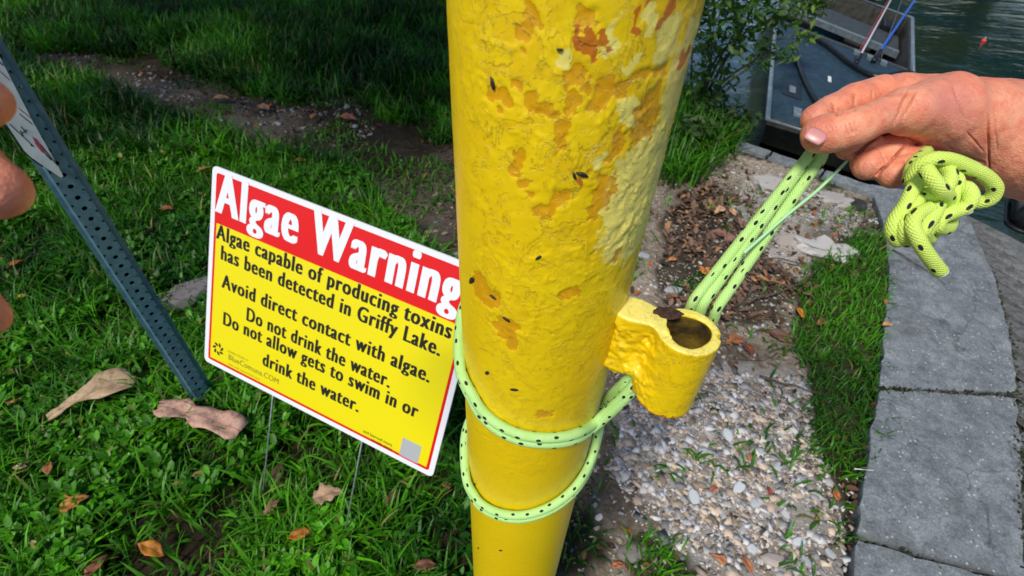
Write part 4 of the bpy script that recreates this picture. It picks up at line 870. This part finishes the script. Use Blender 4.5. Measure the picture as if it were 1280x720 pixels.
ring = [(1134, 177, .3400, 15), (1114, 188, .3320, 16.5), (1086, 206, .3300, 18), (1084, 202, .3460, 17), (1120, 180, .3600, 20), (1175, 170, .3620, 28)]
pinky = [(1160, 190, .3380, 14), (1142, 202, .3280, 16), (1116, 217, .3240, 17), (1114, 214, .3380, 16), (1118, 212, .3440, 17), (1150, 194, .3550, 20), (1190, 184, .3560, 26)]
palm = [[(1180, 140, .3200, 42), (1215, 148, .3250, 46), (1255, 166, .3320, 57), (1300, 178, .3400, 68), (1400, 205, .3500, 84), (1560, 250, .3600, 98), (1720, 300, .3700, 106)],
        [(1165, 130, .3540, 30), (1215, 150, .3450, 46), (1255, 166, .3400, 54)], [(1178, 168, .3640, 26), (1218, 172, .3440, 42), (1258, 180, .3380, 56)]]
creases = [(1040, 127, 1046, 146, .0016, 1.7, .345), (1066, 116, 1069, 139, .0016, 1.7, .35), (1088, 113, 1090, 128, .0008, 1.4, .35), (1035, 138, 1052, 145, .0006, 1.5, .345),
           (1134, 112, 1117, 158, .0013, 1.5, .35), (1146, 112, 1128, 152, .0009, 1.3, .35), (1062, 152, 1066, 168, .0005, 1.1, .33), (1067, 150, 1071, 166, .0004, 1.1, .33), (1057, 154, 1060, 170, .0004, 1.0, .33),
           (1134, 180, 1094, 221, .0020, 1.8, .345), (1101, 167, 1064, 197, .0018, 1.8, .35), (1236, 140, 1236, 226, .0009, 1.6, .36), (1243, 132, 1246, 190, .0004, 1.4, .36), (1155, 180, 1232, 205, .0010, 2.5, .36), (1180, 178, 1228, 218, .0006, 1.5, .36),
           (1100, 186, 1108, 206, .0007, 1.4, .345), (1130, 200, 1138, 220, .0007, 1.4, .345), (1190, 100, 1206, 150, .0003, 2, .33), (1208, 165, 1230, 190, .0005, 1.5, .34)]
HR = handmesh([thumb, index, middle, ring, pinky], palm, (.0018, .0042, .0008, .0004, .0004), .010, .00165)
rh = build_hand('right_arm', person, HR, [(1190, 128, 34, .75), (1024, 166, 22, .45), (1016, 145, 20, .5), (1085, 215, 20, .4), (1125, 225, 18, .45), (1160, 190, 18, .5), (1110, 140, 16, .3)], [(a, b, c_, d_, e*1.7, max(1.15, f_*.85), g_+.01) for a, b, c_, d_, e, f_, g_ in creases], 2)
# thumb nail
def nail(cx, cy, dep, w_, l_, ang_, tilt, parent):
    n = 9; V = []; F = []
    for i in range(n):
        for j in range(n):
            u = (i/(n-1)*2-1); vv = (j/(n-1)*2-1); s_ = math.sqrt(max(0, 1-.30*vv*vv)); s2 = math.sqrt(max(0, 1-.25*u*u))
            x, y = u*l_*s_, vv*w_*s2; z = -(.16*(vv*vv))*w_*1.6-.10*l_*u*u
            V.append((x, y, -z))
    for i in range(n-1):
        for j in range(n-1): F.append((i*n+j, (i+1)*n+j, (i+1)*n+j+1, i*n+j+1))
    ca, sa = math.cos(ang_), math.sin(ang_); W = []
    for x, y, z in V:
        z2 = z+tilt[0]*x+tilt[1]*y; X_, Y_ = x*ca-y*sa, x*sa+y*ca
        p = np.array([(cx-640)/FPX*dep+X_, (cy-360)/FPX*dep+Y_, dep+z2]); W.append(ROT @ p+np.array([0, 0, CAM_H]))
    me = mesh(W, F); o = link('thumb_nail', me, M['nail'], parent); sm = o.modifiers.new('t', 'SOLIDIFY'); sm.thickness = .0006; return o
nail(1020.5, 169.5, .3012, .0044, .0053, rad(38), (-.34, -.02), rh)
# left fingertips at the left edge
f1 = [(-22, 128, .150, 32), (-70, 105, .152, 36), (-140, 70, .158, 40), (-220, 60, .170, 46)]
f2 = [(-6, 238, .150, 38), (-50, 205, .150, 40), (-110, 170, .155, 44), (-220, 150, .172, 50)]
f3 = [(-22, 396, .155, 27), (-60, 370, .156, 34), (-140, 290, .160, 40), (-230, 230, .174, 48)]
lp = [[(-230, 60, .175, 52), (-300, 150, .18, 90), (-240, 230, .178, 52)], [(-300, 150, .18, 90), (-460, 200, .19, 95), (-640, 260, .2, 100)]]
HL = handmesh([f1, f2, f3], lp, (.002, .0022, .0022), .008, .0016)
build_hand('left_hand', person, HL, [(0, 240, 40, .5), (-5, 128, 30, .3), (-15, 396, 30, .5)])

# ================================================================ WARNING SIGN
# pose solved from the photograph: a 24 x 18 inch yard sign leaning back on two wire stakes
SX, SD, SN = np.array([.9174, -.3937, -.0577]), np.array([-.2100, -.3558, -.9107]), np.array([.3380, .8476, -.4091])
SWD = CAM_H/2.045; SHT = SWD/1.3333; SCN = np.array([0, 0, CAM_H])+np.array([-.6133, 1.1355, -1.2438])*SWD
sign = empty('warning_sign', SCN+SD*SHT*1.12, 'yellow and red algae warning yard sign on two wire stakes behind the yellow pole', 'sign')
SM = Matrix(((SX[0], -SD[0], -SN[0], SCN[0]), (SX[1], -SD[1], -SN[1], SCN[1]), (SX[2], -SD[2], -SN[2], SCN[2]), (0, 0, 0, 1)))   # local x right, y up, z to the viewer
def splace(o):
    o.parent = sign; o.matrix_parent_inverse = sign.matrix_world.inverted(); o.matrix_world = SM; return o
def rrect(w_, h_, r_, z0, z1, ox=0, oy=0, n=6):
    P = []
    for (cx, cy, a0) in ((w_/2-r_, h_/2-r_, 0), (-w_/2+r_, h_/2-r_, 90), (-w_/2+r_, -h_/2+r_, 180), (w_/2-r_, -h_/2+r_, 270)):
        for k in range(n+1): a = rad(a0+90*k/n); P.append((ox+cx+r_*math.cos(a), oy+cy+r_*math.sin(a)))
    N = len(P); V = [(a, b, z0) for a, b in P]+[(a, b, z1) for a, b in P]
    return V, [tuple(range(N))[::-1], tuple(range(N, 2*N))]+[(i, (i+1) % N, N+(i+1) % N, N+i) for i in range(N)]
W_, H_ = SWD, SHT; u_ = W_/100
def spart(name, vf, m):
    o = link(name, mesh(*vf), m, None, False); splace(o); return o
pan = spart('panel', rrect(W_, H_, .012, -.004, 0), M['plastic_white'])
spart('red_border', rrect(W_-2*1.9*u_, H_-2*1.9*u_, .006, .0000, .0003), M['print_red'])
iw, ih = W_-2*2.9*u_, H_-2*2.9*u_; hb = 17.0*u_
spart('yellow_field', rrect(iw, ih-hb+.9*u_, .002, .0003, .0005, 0, -(hb-.9*u_)/2), M['print_yellow'])
def text(s_, x, y, size, m, align='LEFT', sx=1.0, bold=0.0, z=.0007, shear=0, width=None, rot=0.0, name='lettering'):
    cu = bpy.data.curves.new('t', 'FONT'); cu.body = s_; cu.size = size; cu.align_x = align; cu.offset = bold*.06; cu.shear = shear; cu.resolution_u = 4; cu.space_character = 1.0+bold/size*3.4
    ob = bpy.data.objects.new('t', cu); COL.objects.link(ob); bpy.context.view_layer.update()
    me = bpy.data.meshes.new_from_object(ob.evaluated_get(bpy.context.evaluated_depsgraph_get())); bpy.data.objects.remove(ob)
    n = len(me.vertices); co = np.zeros(n*3, np.float32); me.vertices.foreach_get('co', co); co = co.reshape(-1, 3)
    if bold:                                                # heavy upright strokes: the outline repeated sideways
        tri = [tuple(p_.vertices) for p_ in me.polygons]; K = 5; W2 = np.linspace(-1.15, 1.15, K)*bold
        Vs = np.concatenate([co+np.array([d_, 0, 0]) for d_ in W2]); Fs = [tuple(i+n*k_ for i in f_) for k_ in range(K) for f_ in tri]
        me = mesh(Vs, Fs); lay_ = np.repeat(np.arange(K), n)*.00004; n = len(Vs); co = Vs.astype(np.float32)
    else: lay_ = 0
    if width: 
        cw = co[:, 0].max()-co[:, 0].min(); co[:, 0] -= (co[:, 0].min() if align == 'LEFT' else (co[:, 0].max()+co[:, 0].min())/2); co[:, 0] *= width/cw
    else: co[:, 0] *= sx
    if rot: co[:, 0], co[:, 1] = co[:, 0]*math.cos(rot)-co[:, 1]*math.sin(rot), co[:, 0]*math.sin(rot)+co[:, 1]*math.cos(rot)
    co[:, 1] = np.where(co[:, 1] < 0, co[:, 1]*.72, co[:, 1]); co[:, 0] += x; co[:, 1] += y; co[:, 2] = z+lay_; me.vertices.foreach_set('co', co.ravel()); me.update(); me.materials.clear()
    o = link(name, me, m, None, False); return o
# sign plane measuring: photo pixel -> sign coordinates
def onsign(px, py):
    r_ = ray(px, py); t = (SCN-np.array([0, 0, CAM_H])).dot(SN)/r_.dot(SN); P = np.array([0, 0, CAM_H])+r_*t-SCN; return P.dot(SX), -P.dot(SD)
def stext(s_, bl0, bl1, size, m, bold, **k):               # baseline from photo point bl0 to bl1
    (x0, y0), (x1, y1) = onsign(*bl0), onsign(*bl1); wdt = x1-x0; o = text(s_, x0, (y0+y1)/2, size, m, 'LEFT', bold=bold, width=wdt, **k); splace(o); return o
print('sign text rows', [np.round(np.array(onsign(*p))/u_, 1) for p in ((270, 266), (581, 393), (262, 285), (578, 400), (270, 305), (566, 420), (275, 330), (548, 440))])
y_ = onsign
HT = H_/2
stext('Algae Warning', (269, 264), (573, 389), 20.5*u_, M['print_white'], 1.05*u_)
stext('Algae capable of producing toxins', (270, 300), (564, 421), 7.6*u_, M['print_black'], .34*u_)
stext('has been detected in Griffy Lake.', (276, 325), (550, 444), 7.6*u_, M['print_black'], .34*u_)
stext('Avoid direct contact with algae.', (277, 360), (537, 477), 7.6*u_, M['print_black'], .34*u_)
stext('Do not drink the water.', (308, 400), (487, 485), 7.6*u_, M['print_black'], .34*u_)
stext('Do not allow gets to swim in or', (279, 404), (521, 524), 7.6*u_, M['print_black'], .34*u_)
stext('drink the water.', (328, 455), (448, 516), 7.6*u_, M['print_black'], .34*u_)
stext('LEARN MORE AT', (285, 440), (311, 452), 1.4*u_, M['print_olive'], 0)
stext('BlueComuna.COM', (286, 447), (348, 482), 3.2*u_, M['print_olive'], .03*u_)
stext('lake and watershed care', (286, 456), (325, 475), 1.2*u_, M['print_olive'], 0)
stext('and learned more', (454, 540), (490, 558), 1.7*u_, M['print_black'], .02*u_)
stext('county news', (464, 550), (490, 564), 1.7*u_, M['print_black'], .02*u_)
# wheel emblem: ring of dark leaf shapes
ex, ey = onsign(273, 436); parts = []
for k in range(7):
    a = k*2*math.pi/7+.3; r0 = 1.85*u_; P = []
    for j in range(10):
        b = j*2*math.pi/10; P.append((ex+math.cos(a)*r0+math.cos(a+.6)*math.cos(b)*.95*u_-math.sin(a+.6)*math.sin(b)*.5*u_, ey+math.sin(a)*r0+math.sin(a+.6)*math.cos(b)*.95*u_+math.cos(a+.6)*math.sin(b)*.5*u_, .0007))
    parts.append((P, [tuple(range(10))]))
spart('wheel_emblem', join_vf(parts), M['print_black'])
qx, qy = onsign(513, 563); spart('pale_square', rrect(7.2*u_, 7.2*u_, .002, .0004, .0008, qx, qy), M['print_grey'])
for (a, b) in (((450, 562), (431, 700)), ((340, 497), (331, 632))):
    x0, y0 = onsign(*a); P = [SM @ Vector((x0, -H_/2+.03, -.002)), SM @ Vector((x0, -H_/2-.12, -.002)), SM @ Vector((x0, -H_/2-.36, -.002))]
    link('wire_stake', tube([p[:] for p in P], .0019, 8), M['wire'], sign)

# ================================================================ PERFORATED STEEL POST + PLATE
PB = G(262, 506); post = empty('sign_post', (PB[0], PB[1], 0), 'teal grey perforated steel sign post on the left lawn', 'post')
# horizontal direction whose image at (80, 222) runs along (-68, -67)
def post_dir():
    best = None; z0 = None; r_ = ray(82, 215); t = (PB[:2].dot(PB[:2]))/(r_[:2].dot(PB[:2])); P0 = np.array([0, 0, CAM_H])+r_*t
    for a in np.arange(0, 180, 1.0):
        d_ = np.array([math.cos(rad(a)), math.sin(rad(a)), 0])*.02; p, q_, _ = proj(np.array([P0, P0+d_])); v2 = np.array([p[1]-p[0], q_[1]-q_[0]]); v2 /= np.linalg.norm(v2)
        e = abs(v2[0]*(-.985)-v2[1]*(-1.0)); 
        if best is None or e < best[0]: best = (e, a, P0[2])
    return best
_, PA, PZ = post_dir(); print('post dir', PA, PZ)
PA = rad(48); pdx = np.array([math.cos(PA), math.sin(PA)]); pdn = np.array([-pdx[1], pdx[0]])
if pdn.dot(-PB[:2]) < 0: pdn = -pdn                         # towards the camera
if pdx[0] < 0: pdx = -pdx
WEB, PITCH, HR_, TKN = .036, .0254, .0050, .003
PH = 2.2; nh = int(PH/PITCH)
def pp(a, b, z): return (PB[0]+pdx[0]*a+pdn[0]*b, PB[1]+pdx[1]*a+pdn[1]*b, z)
V = []; F = []; K = 16
for i in range(-12, nh):
    z0 = i*PITCH; c0 = len(V); sq = []
    for k in range(K):
        a = 2*math.pi*(k+.5)/K; ca, sa = math.cos(a), math.sin(a); m_ = max(abs(ca), abs(sa)); sq.append((ca/m_*WEB/2, sa/m_*PITCH/2))
    for b in (0, -TKN):
        for (a_, z_) in sq: V.append(pp(a_, b, z0+z_))
        for k in range(K): a = 2*math.pi*(k+.5)/K; V.append(pp(math.cos(a)*HR_, b, z0+math.sin(a)*HR_))
    for k in range(K):
        j = (k+1) % K; F += [(c0+k, c0+j, c0+K+j, c0+K+k), (c0+2*K+j, c0+2*K+k, c0+3*K+k, c0+3*K+j), (c0+K+k, c0+K+j, c0+3*K+j, c0+3*K+k)]
link('perforated_web', mesh(V, F), M['steel'], post, False)
V, F = [pp(a, b, z) for z in (-.3, PH-.02) for a, b in ((-WEB/2+.001, -.013), (WEB/2-.001, -.013), (WEB/2-.001, -.0155), (-WEB/2+.001, -.0155))], [(0, 1, 5, 4), (1, 2, 6, 5), (2, 3, 7, 6), (3, 0, 4, 7), (0, 3, 2, 1), (4, 5, 6, 7)]
link('hole_shade_strip', mesh(V, F), M['black'], post, False)  # black strip behind the web, stands in for the shade in the holes
for s_ in (-1, 1):                                          # flanges lean back and end in a lip
    prof = [(WEB/2, 0), (WEB/2+.004, -.012), (WEB/2+.012, -.013), (WEB/2+.012, -.016), (WEB/2+.002, -.015), (WEB/2, -TKN)]
    V = [pp(s_*a, b, z) for z in (-.3, PH) for a, b in prof]; F = [(i, (i+1) % 6, 6+(i+1) % 6, 6+i) for i in range(6)]+[tuple(range(6)), tuple(range(6, 12))]
    link('flange', mesh(V, F), M['steel'], post, False)
# small notice plate fixed aslant to the post; its outline measured on its own plane
def onplate(px, py, off=.006):
    r_ = ray(px, py); n3 = np.array([pdn[0], pdn[1], 0]); c3 = np.array([*(PB[:2]+pdn*off), 0]); t = (c3-np.array([0, 0, CAM_H])).dot(n3)/r_.dot(n3); P = np.array([0, 0, CAM_H])+r_*t; return (P[:2]-PB[:2]).dot(pdx), P[2]
plate = empty('notice_plate', pp(*[(q_[0], .006, q_[1]) for q_ in [onplate(79, 221)]][0]), 'white metal notice plate fixed to the perforated post beside the fingertips', 'sign')
def pprism(pts, b0, b1):
    Q = [onplate(*p_) for p_ in pts]; n = len(Q); V = [pp(a, b0, z) for a, z in Q]+[pp(a, b1, z) for a, z in Q]
    return V, [tuple(range(n)), tuple(range(2*n-1, n-1, -1))]+[(i, (i+1) % n, n+(i+1) % n, n+i) for i in range(n)]
link('plate', mesh(*pprism([(-5, 62), (40, 150), (77, 216), (79, 221), (76, 222), (55, 208), (38, 196), (30, 188), (10, 158), (-30, 105), (-62, 60), (-70, 30), (-45, 0)], .004, .0065)), M['plate'], plate, False)
link('plate_edge', mesh(*pprism([(54, 209.5), (37, 197.5), (28, 188), (8, 158), (-32, 105), (-30, 104), (10, 157.4), (30, 187.4), (38, 195.4), (55, 207.4)], .003, .0060)), M['black'], plate, False)
def seg_(x0, y0, x1, y1, w_, m_, name='printed_line'):
    d_ = np.array([x1-x0, y1-y0], float); d_ /= np.linalg.norm(d_); nn = np.array([-d_[1], d_[0]])*w_/2; A_, B_ = np.array([x0, y0]), np.array([x1, y1])
    link(name, mesh(*pprism([A_+nn, B_+nn, B_-nn, A_-nn], .0066, .0069)), M[m_], plate, False)
for q_ in [(23, 135, 39, 148, 1.0, 'ink_red'), (24, 142, 40, 155, 1.0, 'print_black'), (12, 155, 42, 183, 1.0, 'print_black'), (-20, 100, 10, 128, 1.1, 'ink_red'), (-5, 85, 12, 100, 1.0, 'ink_red'), (44, 178, 64, 200, 1.6, 'print_black'), (50, 180, 72, 207, 1.3, 'print_black'), (-2, 76, 4, 82, 1.4, 'print_black')]: seg_(*q_)
for q_ in [(26, 158, 33, 166), (28, 166, 34, 162), (25, 163, 29, 170), (38, 180, 40, 183)]: seg_(*q_, 1.2, 'print_black', 'scribble')
link('printed_emblem', mesh(*pprism([(40, 170), (46, 174), (54, 186), (58, 193), (52, 190), (45, 181)], .0067, .0070)), M['ink_red'], plate, False)
# ================================================================ BOAT
BZ = -.06
bc = {k: G(*p, BZ) for k, p in dict(nl=(959, 152), nr=(1141, 205), fl=(975, -38), fr=(1140, 24)).items()}
def bp(u, v_, z=0.0): 
    p = (bc['nl']*(1-u)+bc['nr']*u)*(1-v_)+(bc['fl']*(1-u)+bc['fr']*u)*v_; return np.array([p[0], p[1], BZ+z])
boat = empty('jon_boat', (*bp(.5, .5)[:2], WATER), 'flat dark jon boat with slate deck moored at the shore behind the hand', 'boat')
def loft(rows, close=False):
    n = len(rows[0]); V = [tuple(p) for r_ in rows for p in r_]; F = []
    for i in range(len(rows)-1):
        for j in range(n-1): F.append((i*n+j, i*n+j+1, (i+1)*n+j+1, (i+1)*n+j))
    return V, F
ring_ = lambda i, z, f=0: [bp(i+.0, i+f, z), bp(1-i, i+f, z), bp(1-i, 1-i, z), bp(i, 1-i, z), bp(i, i+f, z)]
rows = [ring_(.09, -.44, .06), ring_(.03, -.2), ring_(-.005, -.01), ring_(-.005, .0), ring_(.02, .0), ring_(.05, -.18), ring_(.09, -.34, .02)]
V, F = loft(rows); n0 = len(V)-5; F.append((n0, n0+1, n0+2, n0+3)); F.append((3, 2, 1, 0)); o = link('hull', mesh(V, F), M['hull'], boat, False)
me = tube([bp(u, v_, .006) for u, v_ in ((.0, .5), (.0, 0), (1, 0), (1, 1), (0, 1), (0, .5))], .016, 8); link('rim', me, M['rim'], boat)
def slab3(name, u0, u1, v0, v1, z0, z1, m, par=boat, bev=.012):
    P = [bp(u, v_, z) for z in (z0, z1) for u, v_ in ((u0, v0), (u1, v0), (u1, v1), (u0, v1))]
    return link(name, bevelled(P, [(3, 2, 1, 0), (4, 5, 6, 7), (0, 1, 5, 4), (1, 2, 6, 5), (2, 3, 7, 6), (3, 0, 4, 7)], bev), m, par, False)
slab3('front_deck', .02, .98, .025, .50, -.05, -.012, M['deck']); slab3('bench_seat', .05, .95, .72, .86, -.12, -.075, M['bench']); slab3('bench_edge', .05, .95, .705, .718, -.13, -.07, M['rim'], bev=.004)
slab3('floor', .08, .92, .4, .93, -.34, -.33, M['floor']); slab3('deck_edge', .02, .98, .503, .52, -.06, -.008, M['bench'], bev=.004)
slab3('hatch', .10, .25, .12, .19, -.0115, -.006, M['black'], bev=.002); slab3('hatch_latch', .15, .2, .135, .16, -.005, .004, M['rim'], bev=.002)
slab3('cleat', .19, .25, .05, .075, -.011, .01, M['rim'], bev=.003); slab3('side_box', .84, .93, .86, .95, -.3, -.03, M['black'])
slab3('deck_latch', .44, .465, .25, .275, -.0115, -.003, flat('latch_white', (.7, .75, .78)), bev=.002)
for k in range(3): slab3('rod_holder', .62+k*.09, .66+k*.09, .47, .49, -.011, .016, M['rim'], bev=.002)
# things in the boat
def boatthing(name, label, cat, uvz, m): pass
P = catmull([bp(.20, .48, .012), bp(.17, .36, .012), bp(.26, .20, .012), bp(.42, .08, .012), bp(.6, .02, .012)], 8); tag(link('strap', tube(P, .016, 8), M['black']), 'black strap curving down over the left of the boat deck', 'strap')
P = catmull([bp(.22, .47, .014), bp(.42, .44, .014), bp(.62, .37, .014), bp(.78, .36, .014), bp(.93, .44, .02), bp(.99, .45, .03)], 8); tag(link('strap', tube(P, .019, 8), M['black']), 'black strap running across the boat deck to the right rim', 'strap')
def rod(p0, z0, p1, z1, r0, r1, m, label):
    a, b = G(*p0, z0), G(*p1, z1); P = [a+(b-a)*t for t in np.linspace(0, 1, 12)]
    e = empty('fishing_rod', a, label, 'fishing rod'); link('blank', tube(P, np.linspace(r0, r1, 12), 8), m, e)
    link('grip', tube([a-(b-a)*.0, a+(b-a)*.07], r0*1.8, 10), M['black'] if m != M['black'] else M['rim'], e); return e
rod((1092, 76), -.05, (1172, -42), .12, .011, .008, flat('blue_gloss', (.01, .12, .62), .3), 'bright blue rod sticking up from the boat to the right of the pale one')
rod((1070, 79), -.05, (1130, -30), .10, .009, .004, flat('white_gloss', (.62, .62, .68), .3), 'white and pink rod standing in the boat left of the blue rod')
rod((1066, 78), -.08, (1122, -20), .05, .004, .003, flat('red_gloss', (.45, .02, .03), .4), 'thin red rod just left of the white rod in the boat')
rod((1098, 82), -.08, (1135, -22), .05, .004, .003, flat('grey_gloss', (.12, .12, .13), .4), 'thin dark grey rod hardly seen right of the blue rod')
def loose_box(name, px, py, z, sx, sy, sz, m, label, cat, rot=-.6, lid=None):
    p = G(px, py, z); e = empty(name, (p[0], p[1], z), label, cat); Vb, Fb = box_vf(p[0], p[1], z+sz/2, sx, sy, sz, Matrix.Rotation(rot, 3, 'Z')); link('body', bevelled(Vb, Fb, .012), m, e, True)
    Vb, Fb = box_vf(p[0], p[1], z+sz+.008, sx*.92, sy*.92, .016, Matrix.Rotation(rot, 3, 'Z')); link('lid', bevelled(Vb, Fb, .005), lid or m, e, True); return e
loose_box('cool_bag', 1030, 50, -.38, .26, .17, .14, flat('turquoise_cloth', (.02, .20, .30), .7), 'turquoise bag on the boat floor behind the front deck', 'bag')
loose_box('tackle_box', 1046, 50, -.38, .13, .10, .12, flat('khaki_plastic', (.20, .20, .13), .5), 'small khaki box beside the turquoise bag in the boat', 'box', lid=M['bench'])
loose_box('battery_box', 1008, 26, -.2, .12, .10, .16, M['black'], 'black box at the left end of the boat bench', 'box')
loose_box('foot_box', 1012, 2, -.1, .14, .10, .04, flat('pale_plastic', (.55, .65, .68), .5), 'pale blue white box at the top of the boat beside the leaves', 'box')
loose_box('motor_cover', 1078, 2, -.3, .26, .2, .24, M['black'], 'black motor cover in the far part of the boat', 'motor')
loose_box('pouch', 1041, 60, -.38, .08, .04, .03, flat('pinkish_cloth', (.4, .3, .3), .6), 'small pale pink pouch at the foot of the khaki box', 'pouch')
# float
p = G(1229, 52, WATER); bm = bmesh.new(); bmesh.ops.create_uvsphere(bm, u_segments=16, v_segments=10, radius=.024); me = bpy.data.meshes.new('f'); bm.to_mesh(me); bm.free()
fl = empty('fishing_float', (p[0], p[1], WATER), 'small red float on the open water at the upper right', 'float'); o = link('ball', me, flat('float_red', (.75, .05, .04), .35), fl); o.matrix_parent_inverse = Matrix(); o.location = (0, 0, .008)
link('stem', tube([(p[0], p[1], WATER+.03), (p[0], p[1], WATER+.05)], .003, 6), M['print_white'], fl)

# ================================================================ BOOT at the right edge
p0 = G(1272, 305, 0); 
bo = empty('rubber_boot', (p0[0]+.06, p0[1]+.05, 0), 'black rubber boot standing on the ribbed ramp at the right edge', 'boot')
bd = np.array(G(1252, 262)[:2])-np.array(G(1300, 240)[:2]); toe = G(1276, 283, .0)[:2]; hd = np.array([.55, .83]); hd /= np.linalg.norm(hd)
def bootf(P):
    t3 = np.array([*toe, .056]); h3 = t3+np.array([hd[0]*.19, hd[1]*.19, .0]); 
    d_ = smin(capsule(P, t3, h3, .062, .055), capsule(P, h3+np.array([0, 0, .02]), h3+np.array([hd[0]*.02, hd[1]*.02, .30]), .05, .062), .05)
    return np.maximum(np.maximum(d_, -P[..., 2]+.012), P[..., 2]-.32)
V, F = nets(bootf, (toe[0]-.09, toe[1]-.09, -.01), (toe[0]+.26, toe[1]+.30, .36), .005); link('boot_shell', fastmesh(V, F), M['black'], bo)
def solef(P):
    t3 = np.array([*toe, .008]); h3 = t3+np.array([hd[0]*.2, hd[1]*.2, 0]); return np.maximum(capsule(P, t3, h3, .066, .058), np.abs(P[..., 2]-.004)-.0085)
V, F = nets(solef, (toe[0]-.09, toe[1]-.09, -.03), (toe[0]+.26, toe[1]+.30, .04), .004); link('sole', fastmesh(V, F), M['black'], bo)

# ================================================================ SHRUBS AND TREES
def leaves_mesh(P, size, cols, droop=.5):
    n = len(P); az = RS.rand(n)*6.283; el = (RS.rand(n)-.5)*1.8-droop*.3; sz = size*(.5+RS.rand(n)); ro = (RS.rand(n)-.5)*2
    out = np.array([(0, 0, 0), (.45, -.22, .03), (1, 0, -.05), (.45, .22, .03)]); L_ = out[None]*sz[:, None, None]
    cr_, sr_ = np.cos(ro)[:, None], np.sin(ro)[:, None]; Y1, Z1 = L_[..., 1]*cr_-L_[..., 2]*sr_, L_[..., 1]*sr_+L_[..., 2]*cr_
    ce, se = np.cos(el)[:, None], np.sin(el)[:, None]; X2, Z2 = L_[..., 0]*ce-Z1*se, L_[..., 0]*se+Z1*ce
    ca, sa = np.cos(az)[:, None], np.sin(az)[:, None]; V = np.stack([X2*ca-Y1*sa+P[:, 0:1], X2*sa+Y1*ca+P[:, 1:2], Z2+P[:, 2:3]], -1)
    tri = np.array([(0, 1, 2), (0, 2, 3)]); F = (tri[None]+(np.arange(n)*4)[:, None, None]).reshape(-1, 3); me = fastmesh(V.reshape(-1, 3), F, 'crown'); vcol(me, 'tint', np.repeat(cols, 4, 0)); return me
def plant(name, label, cat, base, centers, nleaf, lsize, dark, light, stems, stem_r, group=None):
    """centers: (x, y, z, radius) clumps; stems run from the base into each clump"""
    e = empty(name, base, label, cat, group); Pn = []
    for (cx, cy, cz, r_) in centers:
        n = int(nleaf*r_**2/sum(c_[3]**2 for c_ in centers)); d_ = RS.randn(n, 3); d_ /= np.linalg.norm(d_, axis=1)[:, None]; Pn.append(np.array([cx, cy, cz])+d_*r_*(RS.rand(n, 1)**.5)*np.array([1, 1, .8]))
    Pn = np.concatenate(Pn); n = len(Pn); t = RS.rand(n, 1); cols = (1-t)*np.array(dark)+t*np.array(light); link('crown', leaves_mesh(Pn, lsize, cols), M['foliage'], e)
    parts = []
    for (cx, cy, cz, r_) in centers:
        b = np.array(base); c_ = np.array([cx, cy, cz]); mid = (b+c_)/2+RS.randn(3)*np.linalg.norm(c_-b)*.08; P = catmull([b-[0, 0, .1], mid, c_], 5)
        mt = tube(P, np.linspace(stem_r, stem_r*.25, len(P)), 6); parts.append(([v_.co[:] for v_ in mt.vertices], [tuple(f.vertices) for f in mt.polygons])); bpy.data.meshes.remove(mt)
    link('trunk' if cat == 'tree' else 'stems', mesh(*join_vf(parts)), M['bark'], e); return e
def at(px, py, z): p = G(px, py, z); return p
def clump(px, py, z, r_): p = G(px, py, z); return (p[0], p[1], p[2], r_)
plant('shore_shrub', 'leafy green shrub hanging over the water between pole and boat', 'shrub', G(868, 135, -.05),
      [clump(900, 60, .35, .16), clump(925, 30, .55, .20), clump(885, 95, .25, .16), clump(885, 10, .6, .2), clump(965, 62, .35, .10), clump(905, 115, .12, .10), clump(942, 80, .2, .10), clump(975, 15, .6, .12), clump(930, -30, .8, .3), clump(866, 60, .3, .16)],
      1500, .050, (.018, .05, .008), (.07, .17, .018), 10, .012)
plant('shore_sapling', 'small light green sprig overhanging the left side of the boat', 'shrub', G(950, 40, -.1),
      [clump(1002, 48, .25, .07), clump(1010, 8, .4, .14), clump(985, 68, .2, .07), clump(1025, -10, .5, .12)], 420, .05, (.05, .12, .012), (.13, .24, .025), 4, .006)
plant('shore_shrub', 'low dark bush at the waterline below the hanging shrub', 'shrub', G(890, 150, -.05),
      [clump(885, 140, .08, .12), clump(905, 158, .05, .10), clump(925, 150, .04, .10), clump(870, 165, .1, .12)], 900, .05, (.018, .04, .01), (.06, .12, .02), 4, .006)
# trees around: reflected in the lake; the nearest is added to shade the lawn
def tree(base, h, spread, nl, label, ls=.28, lo=.22):
    cs = [(base[0]+RS.uniform(-1, 1)*spread*.75, base[1]+RS.uniform(-1, 1)*spread*.75, h*RS.uniform(lo, .98), spread*RS.uniform(.3, .5)) for _ in range(11)]
    return plant('broadleaf_tree', label, 'tree', base, cs, nl, ls, (.018, .045, .008), (.06, .13, .02), 11, h*.02)
tree((-3.4, 8.6, 0), 6.5, 2.6, 9000, 'broad leafy tree behind the lawn at the top left')
tree((-.9, 7.4, 0), 4.6, 1.9, 9000, 'leafy tree on the bank above the top of the photo left of the pole', .2)
tree((-3.5, 1.5, 0), 6.6, 2.5, 12000, 'unseen leafy tree added beyond the left edge to shade the far lawn', .15, .66)  # out of view, placed along the sun direction to darken the far lawn
for k, (a, dd, hh) in enumerate([(-16, 29, 14), (32, 30, 7.0), (38, 27, 6.6), (45, 28, 8.5), (53, 26, 10)]):
    tree((math.sin(rad(a))*dd, math.cos(rad(a))*dd, -.4), hh, 3.6, 9000, ('leftmost', 'second', 'middle', 'fourth', 'lowest and rightmost')[k]+' tree of the row on the far bank', .5)
